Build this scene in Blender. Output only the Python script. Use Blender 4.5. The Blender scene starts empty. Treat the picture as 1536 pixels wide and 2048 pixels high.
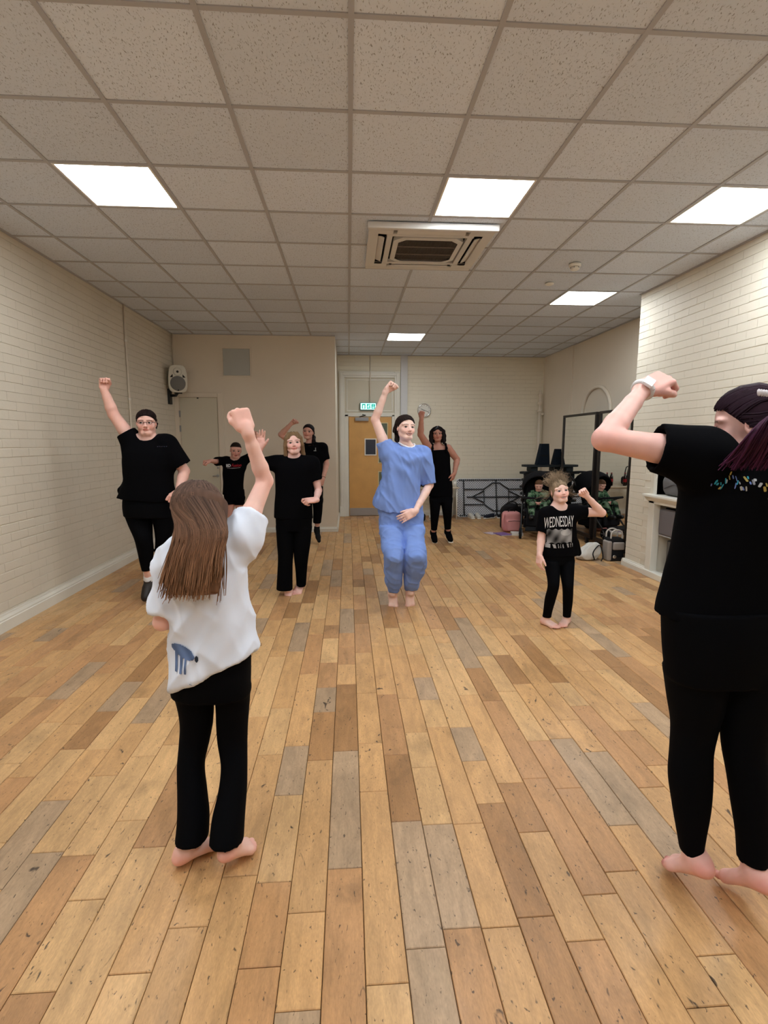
import bpy, bmesh, math, random
import numpy as np
from mathutils import Vector, Matrix
from mathutils.bvhtree import BVHTree

SC = bpy.context.scene
COL = SC.collection
rnd = random.Random(7)

# ---------------------------------------------------------------- camera, world, exposure
EYE = np.array([0.0, 0.0, 1.48])
FPX, YAW, PITCH, ROLL = 1044.06, 0.0675959, -0.1342426, 0.000497
_cy, _sy, _cp, _sp = math.cos(YAW), math.sin(YAW), math.cos(PITCH), math.sin(PITCH)
CF = np.array([_sy * _cp, _cy * _cp, _sp])
_r0 = np.array([_cy, -_sy, 0.0]); _u0 = np.cross(_r0, CF)
CR = math.cos(ROLL) * _r0 + math.sin(ROLL) * _u0
CU = -math.sin(ROLL) * _r0 + math.cos(ROLL) * _u0
cam = bpy.data.objects.new('camera', bpy.data.cameras.new('camera'))
COL.objects.link(cam)
cam.data.sensor_fit = 'HORIZONTAL'; cam.data.sensor_width = 36.0
cam.data.lens = FPX * 36.0 / 1536.0
cam.data.clip_start = 0.02
cam.matrix_world = Matrix(((CR[0], CU[0], -CF[0], EYE[0]), (CR[1], CU[1], -CF[1], EYE[1]),
                           (CR[2], CU[2], -CF[2], EYE[2]), (0, 0, 0, 1)))
SC.camera = cam
W = bpy.data.worlds.new('world'); SC.world = W; W.use_nodes = True
W.node_tree.nodes['Background'].inputs[0].default_value = (0.9, 0.95, 1.0, 1)
W.node_tree.nodes['Background'].inputs[1].default_value = 0.05
SC.view_settings.view_transform = 'Standard'
SC.view_settings.look = 'None'
SC.view_settings.gamma = 1.0
SC.view_settings.use_curve_mapping = False
SC.view_settings.exposure = 0.0
PANEL_POWER = 26.0           # strength of the ceiling light diffusers
SC.cycles.max_bounces = 10
SC.cycles.diffuse_bounces = 6
SC.cycles.use_denoising = True
SC.cycles.sample_clamp_indirect = 6.0

def at(px, py, Y):
    """point of the world seen at photo pixel (px,py) at distance Y along the room"""
    d = CF + CR * (px - 768) / FPX - CU * (py - 1024) / FPX
    return EYE + d * Y / d[1]
def seen(P):
    """photo pixel of a world point, and its depth"""
    q = np.asarray(P, float) - EYE
    d = q @ CF
    return 768 + FPX * (q @ CR) / d, 1024 - FPX * (q @ CU) / d, d

# ---------------------------------------------------------------- object helpers
def put(o, parent=None, label=None, cat=None, group=None, kind=None):
    COL.objects.link(o)
    if parent is not None: o.parent = parent
    if label: o['label'] = label
    if cat: o['category'] = cat
    if group: o['group'] = group
    if kind: o['kind'] = kind
    return o
def thing(name, label, cat, loc=(0, 0, 0), rz=0.0, group=None):
    o = bpy.data.objects.new(name, None)
    o.empty_display_size = 0.1
    o.location = loc; o.rotation_euler = (0, 0, rz)
    return put(o, None, label, cat, group)
def copy_tree(o, parent=None):
    c = o.copy(); COL.objects.link(c)
    if parent is not None: c.parent = parent
    for ch in list(o.children): copy_tree(ch, c)
    return c
def s2l(c):
    return tuple(((x / 255.0) / 12.92 if x / 255.0 <= 0.04045 else ((x / 255.0 + 0.055) / 1.055) ** 2.4) for x in c)

class MB:
    def __init__(s): s.v = []; s.f = []; s.c = None
    def add(s, vs, fs):
        n = len(s.v); s.v += [tuple(map(float, v)) for v in vs]
        s.f += [tuple(i + n for i in f) for f in fs]; return s
    def box(s, lo, hi, b=0.0):
        (x0, y0, z0), (x1, y1, z1) = lo, hi
        if b <= 0:
            return s.add([(x0, y0, z0), (x1, y0, z0), (x1, y1, z0), (x0, y1, z0), (x0, y0, z1), (x1, y0, z1), (x1, y1, z1), (x0, y1, z1)],
                         [(0, 3, 2, 1), (4, 5, 6, 7), (0, 1, 5, 4), (1, 2, 6, 5), (2, 3, 7, 6), (3, 0, 4, 7)])
        b = min(b, (x1 - x0) * .45, (y1 - y0) * .45, (z1 - z0) * .45)
        bm = bmesh.new(); bmesh.ops.create_cube(bm, size=1.0)
        for v in bm.verts:
            v.co = Vector(((x0 + x1) / 2 + v.co.x * (x1 - x0), (y0 + y1) / 2 + v.co.y * (y1 - y0), (z0 + z1) / 2 + v.co.z * (z1 - z0)))
        bmesh.ops.bevel(bm, geom=list(bm.edges), offset=b, segments=2, affect='EDGES', profile=0.6)
        bm.verts.index_update()
        s.add([v.co[:] for v in bm.verts], [[v.index for v in f.verts] for f in bm.faces]); bm.free(); return s
    def obox(s, c, ax, half, b=0.0):
        """box with centre c, axes ax (3 vectors), half sizes"""
        n = len(s.v); s.box([-h for h in half], half, b)
        A = np.array(ax, float); c = np.array(c, float)
        for i in range(n, len(s.v)):
            s.v[i] = tuple(c + np.array(s.v[i]) @ A)
        return s
    def tube(s, pts, r, seg=8, caps=True, flat=None):
        pts = [np.array(p, float) for p in pts]; n = len(pts)
        R = r if hasattr(r, '__len__') else [r] * n
        base = len(s.v); prev = None; V = []; F = []
        for i, p in enumerate(pts):
            t = pts[min(i + 1, n - 1)] - pts[max(i - 1, 0)]
            t = t / (np.linalg.norm(t) + 1e-9)
            if prev is None:
                a = np.array([0, 0, 1.0]) if abs(t[2]) < .9 else np.array([1.0, 0, 0])
                u = np.cross(t, a)
            else: u = prev - t * (prev @ t)
            u = u / (np.linalg.norm(u) + 1e-9); prev = u; w = np.cross(t, u)
            for k in range(seg):
                th = 2 * math.pi * k / seg
                V.append(p + R[i] * (math.cos(th) * u + math.sin(th) * w))
        for i in range(n - 1):
            for k in range(seg):
                a = i * seg + k; b2 = i * seg + (k + 1) % seg
                F.append((a, b2, b2 + seg, a + seg))
        if caps:
            F.append(tuple(range(seg - 1, -1, -1))); F.append(tuple((n - 1) * seg + k for k in range(seg)))
        return s.add(V, F)
    def lathe(s, c, prof, axis=(0, 0, 1), seg=24, caps=True):
        """prof: list of (radius, height along axis)"""
        w = np.array(axis, float); w /= np.linalg.norm(w)
        a = np.array([0, 0, 1.0]) if abs(w[2]) < .9 else np.array([1.0, 0, 0])
        u = np.cross(a, w); u /= np.linalg.norm(u); v = np.cross(w, u); c = np.array(c, float)
        V = []; F = []
        for r, h in prof:
            for k in range(seg):
                th = 2 * math.pi * k / seg
                V.append(c + w * h + r * (math.cos(th) * u + math.sin(th) * v))
        for i in range(len(prof) - 1):
            for k in range(seg):
                F.append((i * seg + k, i * seg + (k + 1) % seg, (i + 1) * seg + (k + 1) % seg, (i + 1) * seg + k))
        if caps:
            F.append(tuple(range(seg - 1, -1, -1))); F.append(tuple((len(prof) - 1) * seg + k for k in range(seg)))
        return s.add(V, F)
    def prism(s, poly, c, u, v, w, depth):
        """extrude a 2-D polygon (in axes u,v at c) by depth along w"""
        c, u, v, w = [np.array(q, float) for q in (c, u, v, w)]
        n = len(poly)
        V = [c + a * u + b * v for a, b in poly] + [c + a * u + b * v + w * depth for a, b in poly]
        F = [tuple(range(n - 1, -1, -1)), tuple(range(n, 2 * n))] + [(i, (i + 1) % n, n + (i + 1) % n, n + i) for i in range(n)]
        return s.add(V, F)
    def mesh(s, name, m, smooth=False):
        me = bpy.data.meshes.new(name); me.from_pydata(s.v, [], s.f); me.update()
        if m is not None: me.materials.append(m)
        if smooth: me.shade_smooth()
        return me
    def obj(s, name, m, parent=None, smooth=False, **k):
        o = bpy.data.objects.new(name, s.mesh(name, m, smooth))
        put(o, parent, **k)
        if parent is not None and parent.type == 'EMPTY':
            pass
        return o
def smooth_by_angle(o, deg=40):
    me = o.data; me.shade_smooth()
    me.set_sharp_from_angle(angle=math.radians(deg))
def world_of(o):
    if o is None: return Matrix.Identity(4)
    return world_of(o.parent) @ o.matrix_parent_inverse @ Matrix.LocRotScale(o.location, o.rotation_euler, o.scale)
def wp(o):
    """keep a part given in world coordinates in place under its parent"""
    o.matrix_parent_inverse = world_of(o.parent).inverted(); return o

# ---------------------------------------------------------------- materials
def mat(name, col, rough=0.6, spec=0.4, metal=0.0, bump=None, var=None, sheen=0.0, emit=None, attr=None, trans=0.0, coat=0.0):
    """bump=(scale,strength,distance) noise relief; var=(scale,amount) colour mottling; attr = colour attribute"""
    m = bpy.data.materials.new(name); m.use_nodes = True
    nt = m.node_tree; N = nt.nodes; L = nt.links; b = N['Principled BSDF']
    c = s2l(col) if max(col) > 1.0 else tuple(col)
    b.inputs['Base Color'].default_value = (*c, 1)
    b.inputs['Roughness'].default_value = rough
    b.inputs['Specular IOR Level'].default_value = spec
    b.inputs['Metallic'].default_value = metal
    b.inputs['Coat Weight'].default_value = coat
    if sheen: b.inputs['Sheen Weight'].default_value = sheen
    if trans: b.inputs['Transmission Weight'].default_value = trans
    src = None
    if attr:
        a = N.new('ShaderNodeAttribute'); a.attribute_name = attr; src = a.outputs['Color']
    if var:
        geo = N.new('ShaderNodeNewGeometry')
        n = N.new('ShaderNodeTexNoise'); n.inputs['Scale'].default_value = var[0]; n.inputs['Detail'].default_value = 5
        L.new(geo.outputs['Position'], n.inputs['Vector'])
        r = N.new('ShaderNodeMapRange'); r.inputs['From Min'].default_value = .25; r.inputs['From Max'].default_value = .75
        r.inputs['To Min'].default_value = 1 - var[1]; r.inputs['To Max'].default_value = 1 + var[1]
        L.new(n.outputs['Fac'], r.inputs['Value'])
        mx = N.new('ShaderNodeVectorMath'); mx.operation = 'SCALE'
        if src is not None: L.new(src, mx.inputs[0])
        else: mx.inputs[0].default_value = c
        L.new(r.outputs['Result'], mx.inputs['Scale']); src = mx.outputs['Vector']
    if src is not None: L.new(src, b.inputs['Base Color'])
    if bump:
        geo = N.new('ShaderNodeNewGeometry')
        n = N.new('ShaderNodeTexNoise'); n.inputs['Scale'].default_value = bump[0]; n.inputs['Detail'].default_value = 4
        L.new(geo.outputs['Position'], n.inputs['Vector'])
        bp = N.new('ShaderNodeBump'); bp.inputs['Strength'].default_value = bump[1]; bp.inputs['Distance'].default_value = bump[2]
        L.new(n.outputs['Fac'], bp.inputs['Height']); L.new(bp.outputs['Normal'], b.inputs['Normal'])
    if emit:
        b.inputs['Emission Color'].default_value = (*emit[0], 1); b.inputs['Emission Strength'].default_value = emit[1]
    return m

M = {}
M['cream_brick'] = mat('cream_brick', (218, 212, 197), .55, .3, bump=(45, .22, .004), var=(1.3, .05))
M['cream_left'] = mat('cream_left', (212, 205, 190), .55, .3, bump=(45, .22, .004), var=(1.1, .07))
M['cream_back_lit'] = mat('cream_back_lit', (232, 226, 208), .55, .3, bump=(45, .2, .004), var=(1.3, .04))  # wall cream made paler, standing in for light the far end lacks
M['cream'] = mat('cream', (222, 212, 196), .6, .3, bump=(35, .15, .003), var=(1.3, .04))
M['white_paint'] = mat('white_paint', (222, 220, 210), .4, .45, bump=(18, .12, .003), var=(3, .05))
M['door_cream'] = mat('door_cream', (206, 200, 182), .45, .4, bump=(20, .08, .002))
M['hatch'] = mat('hatch', (178, 180, 176), .5, .4)
M['black'] = mat('black', (.006, .006, .007), .45, .4)
M['black_matt'] = mat('black_matt', (.008, .008, .009), .8, .2)
M['steel'] = mat('steel', (170, 172, 175), .35, .5, metal=.9)
M['grey_metal'] = mat('grey_metal', (150, 150, 152), .4, .5, metal=.3)
M['white_plastic'] = mat('white_plastic', (226, 224, 216), .4, .45)
M['dark_glass'] = mat('dark_glass', (62, 66, 74), .12, .5)
M['green_glass'] = mat('green_glass', (92, 104, 90), .12, .5)
M['chrome'] = mat('chrome', (210, 210, 212), .15, .5, metal=1.0)

def wood_floor():
    m = bpy.data.materials.new('oak_planks'); m.use_nodes = True
    nt = m.node_tree; N = nt.nodes; L = nt.links; b = N['Principled BSDF']
    def node(t, **k):
        n = N.new(t)
        for a, v in k.items(): setattr(n, a, v)
        return n
    att = node('ShaderNodeAttribute', attribute_name='tint')
    geo = node('ShaderNodeNewGeometry')
    off = node('ShaderNodeVectorMath', operation='MULTIPLY_ADD')     # position + seed offset
    comb = node('ShaderNodeCombineXYZ')
    for i in range(3): L.new(att.outputs['Alpha'], comb.inputs[i])
    off.inputs[1].default_value = (37, 53, 11)
    L.new(comb.outputs[0], off.inputs[0]); L.new(geo.outputs['Position'], off.inputs[2])
    def noise(sc, scale=1.0, detail=4, dist=0.0, rough=.55):
        mp = node('ShaderNodeMapping'); mp.inputs['Scale'].default_value = sc
        L.new(off.outputs[0], mp.inputs['Vector'])
        n = node('ShaderNodeTexNoise'); n.inputs['Scale'].default_value = scale; n.inputs['Detail'].default_value = detail
        n.inputs['Distortion'].default_value = dist; n.inputs['Roughness'].default_value = rough
        L.new(mp.outputs[0], n.inputs['Vector']); return n.outputs['Fac']
    def rng(v, a, b2, c, d):
        r = node('ShaderNodeMapRange'); r.inputs['From Min'].default_value = a; r.inputs['From Max'].default_value = b2
        r.inputs['To Min'].default_value = c; r.inputs['To Max'].default_value = d
        L.new(v, r.inputs['Value']); return r.outputs['Result']
    def mul(a, b2):
        x = node('ShaderNodeMath', operation='MULTIPLY'); L.new(a, x.inputs[0]); L.new(b2, x.inputs[1]); return x.outputs[0]
    grain = rng(noise((60, 5.5, 4), 1.0, 5, .8), .3, .72, .90, 1.08)
    fig = rng(noise((13, 4.0, 4), 1.0, 5, 1.2), .3, .7, .84, 1.10)
    fine = rng(noise((240, 70, 8), 1.0, 3), .25, .75, .86, 1.12)
    smud = rng(noise((7, 3.2, 4), 1.0, 5, .6), .55, .80, 1.0, .62)
    tot = mul(mul(grain, fig), mul(fine, smud))
    sc = node('ShaderNodeVectorMath', operation='SCALE'); L.new(att.outputs['Color'], sc.inputs[0]); L.new(tot, sc.inputs['Scale'])
    # small dark dents and knots
    dent = rng(noise((95, 42, 10), 1.0, 2, .5), .67, .73, 0, .8)
    kn = rng(noise((23, 10, 5), 1.0, 3, 1.8, .5), .69, .75, 0, .9)
    mx = node('ShaderNodeMath', operation='MAXIMUM'); L.new(dent, mx.inputs[0]); L.new(kn, mx.inputs[1])
    mix = node('ShaderNodeMix', data_type='RGBA'); L.new(mx.outputs[0], mix.inputs['Factor'])
    L.new(sc.outputs[0], mix.inputs[6]); mix.inputs[7].default_value = (.035, .022, .014, 1)
    L.new(mix.outputs[2], b.inputs['Base Color'])
    rr = rng(noise((9, 3, 4), 1.0, 3), .3, .7, .36, .52); L.new(rr, b.inputs['Roughness'])
    b.inputs['Specular IOR Level'].default_value = .42
    bp = node('ShaderNodeBump'); bp.inputs['Strength'].default_value = .22; bp.inputs['Distance'].default_value = .002
    L.new(tot, bp.inputs['Height']); L.new(bp.outputs[0], b.inputs['Normal'])
    return m
M['oak'] = wood_floor()
M['sub'] = mat('subfloor', (38, 26, 17), .8, .2)

def ceiling_mat():
    m = bpy.data.materials.new('fissured_tile'); m.use_nodes = True
    nt = m.node_tree; N = nt.nodes; L = nt.links; b = N['Principled BSDF']
    geo = N.new('ShaderNodeNewGeometry')
    facs = []
    for ang, sc, th in ((0.30, (170, 42, 60), .66), (-0.28, (190, 46, 60), .665), (1.3, (120, 140, 60), .72)):
        m0 = N.new('ShaderNodeMapping'); m0.inputs['Rotation'].default_value = (0, 0, ang)
        mp = N.new('ShaderNodeMapping'); mp.inputs['Scale'].default_value = sc
        L.new(geo.outputs['Position'], m0.inputs['Vector']); L.new(m0.outputs[0], mp.inputs['Vector'])
        n = N.new('ShaderNodeTexNoise'); n.inputs['Scale'].default_value = 1.0; n.inputs['Detail'].default_value = 1.0
        L.new(mp.outputs[0], n.inputs['Vector'])
        r = N.new('ShaderNodeMapRange'); r.inputs['From Min'].default_value = th; r.inputs['From Max'].default_value = th + .05
        L.new(n.outputs['Fac'], r.inputs['Value']); facs.append(r.outputs['Result'])
    mx = N.new('ShaderNodeMath'); mx.operation = 'MAXIMUM'; L.new(facs[0], mx.inputs[0]); L.new(facs[1], mx.inputs[1])
    m2 = N.new('ShaderNodeMath'); m2.operation = 'MAXIMUM'; L.new(mx.outputs[0], m2.inputs[0]); L.new(facs[2], m2.inputs[1])
    at_ = N.new('ShaderNodeAttribute'); at_.attribute_name = 'tint'
    mix = N.new('ShaderNodeMix'); mix.data_type = 'RGBA'
    ml = N.new('ShaderNodeMath'); ml.operation = 'MULTIPLY'; ml.inputs[1].default_value = .62; L.new(m2.outputs[0], ml.inputs[0])
    L.new(ml.outputs[0], mix.inputs['Factor']); L.new(at_.outputs['Color'], mix.inputs[6]); mix.inputs[7].default_value = (.12, .105, .09, 1)
    L.new(mix.outputs[2], b.inputs['Base Color'])
    b.inputs['Roughness'].default_value = .9; b.inputs['Specular IOR Level'].default_value = .15
    bp = N.new('ShaderNodeBump'); bp.invert = True; bp.inputs['Strength'].default_value = .6; bp.inputs['Distance'].default_value = .004
    L.new(m2.outputs[0], bp.inputs['Height']); L.new(bp.outputs[0], b.inputs['Normal'])
    return m
M['tile'] = ceiling_mat()
M['tbar'] = mat('tbar', (172, 173, 178), .5, .4)
M['lamp'] = mat('lamp_diffuser', (1, 1, 1), .5, .2, emit=((.92, .97, 1.0), PANEL_POWER))

def tint_mesh(me, col, a=0.0):
    at_ = me.color_attributes.new('tint', 'FLOAT_COLOR', 'POINT')
    at_.data.foreach_set('color', np.tile(np.array([*col, a], np.float32), len(me.vertices)))

# ================================================================ THE ROOM
H = 3.127
XL, XR, XF, YP, YB, Y0 = -2.72, 3.33, 3.90, 8.57, 10.38, -2.6
def struct(name, mb, m, parent=None, smooth=False):
    return mb.obj(name, m, parent, smooth, kind='structure')
floor = struct('floor', MB().box((XL - .2, Y0 - .2, -.12), (XF + .4, YB + .2, -.021)), M['sub'])
ceil_ = struct('ceiling', MB().box((XL - .2, Y0 - .2, H + .03), (XF + .4, YB + .2, H + .12)), M['cream'])
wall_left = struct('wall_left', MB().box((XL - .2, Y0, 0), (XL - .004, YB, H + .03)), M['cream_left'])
wall_front = struct('wall_front', MB().box((XL - .2, Y0 - .2, 0), (XF + .4, Y0, H + .03)), M['cream'])
wall_back = struct('wall_back', MB().box((XL - .2, YB + .004, 0), (XF + .4, YB + .2, H + .03)), M['cream_back_lit'])
wall_middle = struct('wall_middle', MB().box((XL, YP, 0), (-.2, YB, H + .03), 0.0), M['cream'])

# ---- floor planks: 0.12 m boards laid along the room
def plank_tint(r):
    base = np.array(s2l((196, 153, 104)))
    k = r.random()
    if k < .08: base = np.array(s2l((172, 144, 114)))
    elif k < .30: base = np.array(s2l((183, 138, 94)))
    elif k < .50: base = np.array(s2l((203, 163, 114)))
    elif k < .58: base = np.array(s2l((164, 122, 80)))
    return base * (0.93 + .14 * r.random())
planks = []
r_ = random.Random(11)
x = -.085 - .12 * 22
while x < XF + .1:
    y = Y0 + r_.random() * .6 - .4
    while y < YB:
        l = r_.choice([.29, .36, .44, .52, .6, .7, .8])
        y0, y1 = max(y, Y0), min(y + l, YB)
        xa, xb = max(x, XL), min(x + .12, XF + .1)
        if y1 - y0 > .03 and xb - xa > .01:
            cx, cyy = (xa + xb) / 2, (y0 + y1) / 2
            if not (cx < -.2 and y0 > YP):
                if cyy > .5:
                    px, py, d = seen((cx, cyy, 0))
                    vis = (-60 < px < 1600 and 880 < py < 2150)
                    area = (y1 - y0) * (xb - xa) * 1.48 / d ** 3
                else: vis, area = False, 0
                planks.append((-area if vis else 0.0, xa, xb, y0, y1, plank_tint(r_), r_.random(), (r_.random() - .5) * .0016))
        y += l
    x += .12
planks.sort(key=lambda t: t[0])
def plank_shape(mb, xa, xb, y0, y1, dz):
    g, b = .0011, .0022
    xa += g; xb -= g; y0 += g; y1 -= g
    z0, z1, z2 = -.02, -.0022 + dz * .4, dz * .4
    V = [(xa, y0, z0), (xb, y0, z0), (xb, y1, z0), (xa, y1, z0), (xa, y0, z1), (xb, y0, z1), (xb, y1, z1), (xa, y1, z1),
         (xa + b, y0 + b, z2), (xb - b, y0 + b, z2), (xb - b, y1 - b, z2), (xa + b, y1 - b, z2)]
    F = [(0, 1, 5, 4), (1, 2, 6, 5), (2, 3, 7, 6), (3, 0, 4, 7), (4, 5, 9, 8), (5, 6, 10, 9), (6, 7, 11, 10), (7, 4, 8, 11), (8, 9, 10, 11)]
    mb.add(V, F)
for i, (a, xa, xb, y0, y1, t, sd, dz) in enumerate(planks[:300]):
    mb = MB(); plank_shape(mb, xa, xb, y0, y1, dz)
    o = mb.obj('plank', M['oak'], floor); tint_mesh(o.data, t, sd)
mb = MB(); cols = []
for a, xa, xb, y0, y1, t, sd, dz in planks[300:]:
    plank_shape(mb, xa, xb, y0, y1, dz); cols += [(*t, sd)] * 12
o = mb.obj('distant_planks', M['oak'], floor, kind='stuff')
o.data.color_attributes.new('tint', 'FLOAT_COLOR', 'POINT').data.foreach_set('color', np.array(cols, np.float32).ravel())

# ---- suspended ceiling: tiles, bars and light panels on a 0.6 m grid
GX, GY, G = -1.175, 2.285, .6
lights = {(-1, 2), (3, 2), (6, 2), (6, 6), (3, 10), (-1, -2), (3, -2), (6, -2), (-1, -5), (3, -5)}
ac_cells = {(3, 3), (3, 4), (2, 3), (2, 4)}
tiles = []
for t in range(-8, 15):
    for c in range(-3, 10):
        x0, x1 = max(GX + c * G, XL), min(GX + (c + 1) * G, XF + .1)
        y0, y1 = max(GY + t * G, Y0), min(GY + (t + 1) * G, YB)
        if x1 - x0 < .02 or y1 - y0 < .02 or (c, t) in lights: continue
        v = .92 + .12 * r_.random()
        far = r_.random() * .05
        tiles.append(((x0 + x1) / 2, (y0 + y1) / 2, x0, x1, y0, y1, v))
tm = {}
r_ = random.Random(5)
def rank_tile(t):
    if t[1] < .9: return 9e9
    px, py, d = seen((t[0], t[1], H)); return d if -250 < px < 1800 and py > -300 else 8e9
tiles.sort(key=rank_tile)
mbx = MB(); cc = []
tbase = np.array(s2l((216, 225, 238)))
for i, (cx, cy, x0, x1, y0, y1, v) in enumerate(tiles):
    col = tbase * v
    if i < 260 and rank_tile(tiles[i]) < 7e9:
        o = MB().box((x0 + .003, y0 + .003, H + .006), (x1 - .003, y1 - .003, H + .028)).obj('ceiling_tile', M['tile'], ceil_)
        tint_mesh(o.data, col)
    else:
        mbx.box((x0 + .003, y0 + .003, H + .006), (x1 - .003, y1 - .003, H + .028)); cc += [(*col, 0)] * 8
o = mbx.obj('ceiling_tiles_behind', M['tile'], ceil_, kind='stuff')
o.data.color_attributes.new('tint', 'FLOAT_COLOR', 'POINT').data.foreach_set('color', np.array(cc, np.float32).ravel())
for c in range(-2, 10):
    xx = GX + c * G
    if XL < xx < XF: MB().box((xx - .012, Y0, H), (xx + .012, YB, H + .03)).obj('grid_bar', M['tbar'], ceil_)
for t in range(-8, 15):
    yy = GY + t * G
    if Y0 < yy < YB: MB().box((XL, yy - .012, H + .0008), (XF, yy + .012, H + .03)).obj('grid_bar', M['tbar'], ceil_)
for a, b2 in (((XL, Y0, H - .004), (XL + .024, YP, H + .03)), ((XF - .03, 6.0, H - .004), (XF, YB, H + .03)),
              ((XR - .024, Y0, H - .004), (XR, 5.98, H + .03)), ((-.2, YB - .024, H - .004), (XF, YB, H + .03)), ((XL, YP - .02, H - .004), (-.2, YP, H + .03))):
    MB().box(a, b2).obj('edge_bar', M['tbar'], ceil_)
LIGHT_LABELS = {(-1, 2): 'square ceiling light panel glowing white near the left wall', (3, 2): 'square ceiling light panel just in front of the air conditioner',
    (6, 2): 'square ceiling light panel cut by the right frame edge', (6, 6): 'square ceiling light panel beyond the smoke detector by the pillar',
    (3, 10): 'smallest square ceiling light panel near the exit door', (-1, -2): 'ceiling light panel behind the camera near the left wall',
    (3, -2): 'ceiling light panel behind the camera over the middle of the hall', (6, -2): 'ceiling light panel behind the camera near the right wall',
    (-1, -5): 'rearmost ceiling light panel of the left row behind the camera', (3, -5): 'rearmost ceiling light panel of the middle row behind the camera'}
for (c, t) in sorted(lights):
    x0, y0 = GX + c * G + .012, GY + t * G + .012; x1, y1 = x0 + .576, y0 + .576
    th = thing('ceiling_light', LIGHT_LABELS[(c, t)], 'light', ((x0 + x1) / 2, (y0 + y1) / 2, H), 0, 'ceiling light panels')
    f = MB()
    for lo, hi in (((x0, y0), (x1, y0 + .014)), ((x0, y1 - .014), (x1, y1)), ((x0, y0 + .014), (x0 + .014, y1 - .014)), ((x1 - .014, y0 + .014), (x1, y1 - .014))):
        f.box((lo[0], lo[1], H + .001), (hi[0], hi[1], H + .02))
    wp(f.obj('frame', M['white_plastic'], th))
    wp(MB().box((x0 + .014, y0 + .014, H + .006), (x1 - .014, y1 - .014, H + .016)).obj('diffuser', M['lamp'], th))

# ---- painted brick walls
bl, bh, jt = .225, .075, .003
def brick_mesh(l, open_=0):
    b = .0045 if open_ else .0022; h = bh - (.0035 if open_ else .0006); l = l - (.0004 if open_ else .0002); d0, d1 = -.004, (.0014 if open_ else .0006)
    bx = .0012 if open_ else .0007
    V = [(-l / 2, d0, -h / 2), (l / 2, d0, -h / 2), (l / 2, d0, h / 2), (-l / 2, d0, h / 2),
         (-l / 2 + bx, -d1, -h / 2 + b), (l / 2 - bx, -d1, -h / 2 + b), (l / 2 - bx, -d1, h / 2 - b), (-l / 2 + bx, -d1, h / 2 - b)]
    V = [(v[0], -d0 if i < 4 else v[1], v[2]) for i, v in enumerate(V)]
    F = [(0, 1, 5, 4), (1, 2, 6, 5), (2, 3, 7, 6), (3, 0, 4, 7), (4, 5, 6, 7)]
    return V, F
def vn2(a, b):
    from mathutils import noise
    return noise.noise(Vector((a, b, 3.7)))
def brick_wall(wall, o, u, n, length, z0, z1, singles, r, holes=(), m=None, thr=.22):
    """bricks facing n (2-D), running along u (2-D) from o; holes = (s0,s1,z0,z1)"""
    m = m or M['cream_brick']
    o, u, n = [np.array(q, float) for q in (o, u, n)]
    full = {}
    items = []
    k = 0; z = z0
    while z < z1 - .02:
        s = -(k % 2) * bl / 2
        while s < length:
            a, b2 = max(s, 0), min(s + bl, length)
            h2 = min(z + bh, z1)
            if b2 - a > .03 and h2 - z > .05 and not any(a < h[1] and b2 > h[0] and z < h[3] and h2 > h[2] for h in holes):
                c2 = o + u * (a + b2) / 2
                P = (c2[0], c2[1], z + bh / 2)
                rank = 0
                if c2[1] > .6:
                    px, py, d = seen(P)
                    if -20 < px < 1560 and -20 < py < 2060:
                        vv = np.array([c2[0], c2[1]]); rank = -abs(vv @ n) / d ** 3
                items.append((rank, P, round(b2 - a, 3), (r.random() - .5) * .0009, (r.random() - .5) * .004, int(vn2(c2 @ u * 1.4, z * 9) > thr)))
            s += bl
        z += bh; k += 1
    items.sort(key=lambda t: t[0])
    ang = math.atan2(u[1], u[0])
    R2 = Matrix.Rotation(ang, 4, 'Z')
    if (R2 @ Vector((0, -1, 0))).dot(Vector((n[0], n[1], 0))) < 0: R2 = R2 @ Matrix.Rotation(math.pi, 4, 'Z')
    rest = MB()
    for i, (rank, P, l, pr, tw, op) in enumerate(items):
        V, F = brick_mesh(l, op)
        T = Matrix.Translation(Vector(P) + Vector((n[0], n[1], 0)) * pr) @ R2 @ Matrix.Rotation(tw, 4, 'Y')
        if i < singles and rank < 0:
            if (l, op) not in full:
                me = bpy.data.meshes.new('brick'); me.from_pydata(V, [], F); me.materials.append(m); full[(l, op)] = me
            ob = bpy.data.objects.new('brick', full[(l, op)]); ob.matrix_world = T; put(ob, wall)
        else:
            rest.add([(T @ Vector(v))[:] for v in V], F)
    if rest.v: rest.obj('bricks_beyond', m, wall, kind='stuff')
rb = random.Random(3)
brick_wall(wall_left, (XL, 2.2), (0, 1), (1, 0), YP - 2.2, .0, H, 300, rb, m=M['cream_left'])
brick_wall(wall_back, (-.2, YB), (1, 0), (0, -1), XF + .2, 0, H, 0, rb, holes=((.02, 1.23, 0, 2.83),), m=M['cream_back_lit'], thr=.48)

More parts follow.
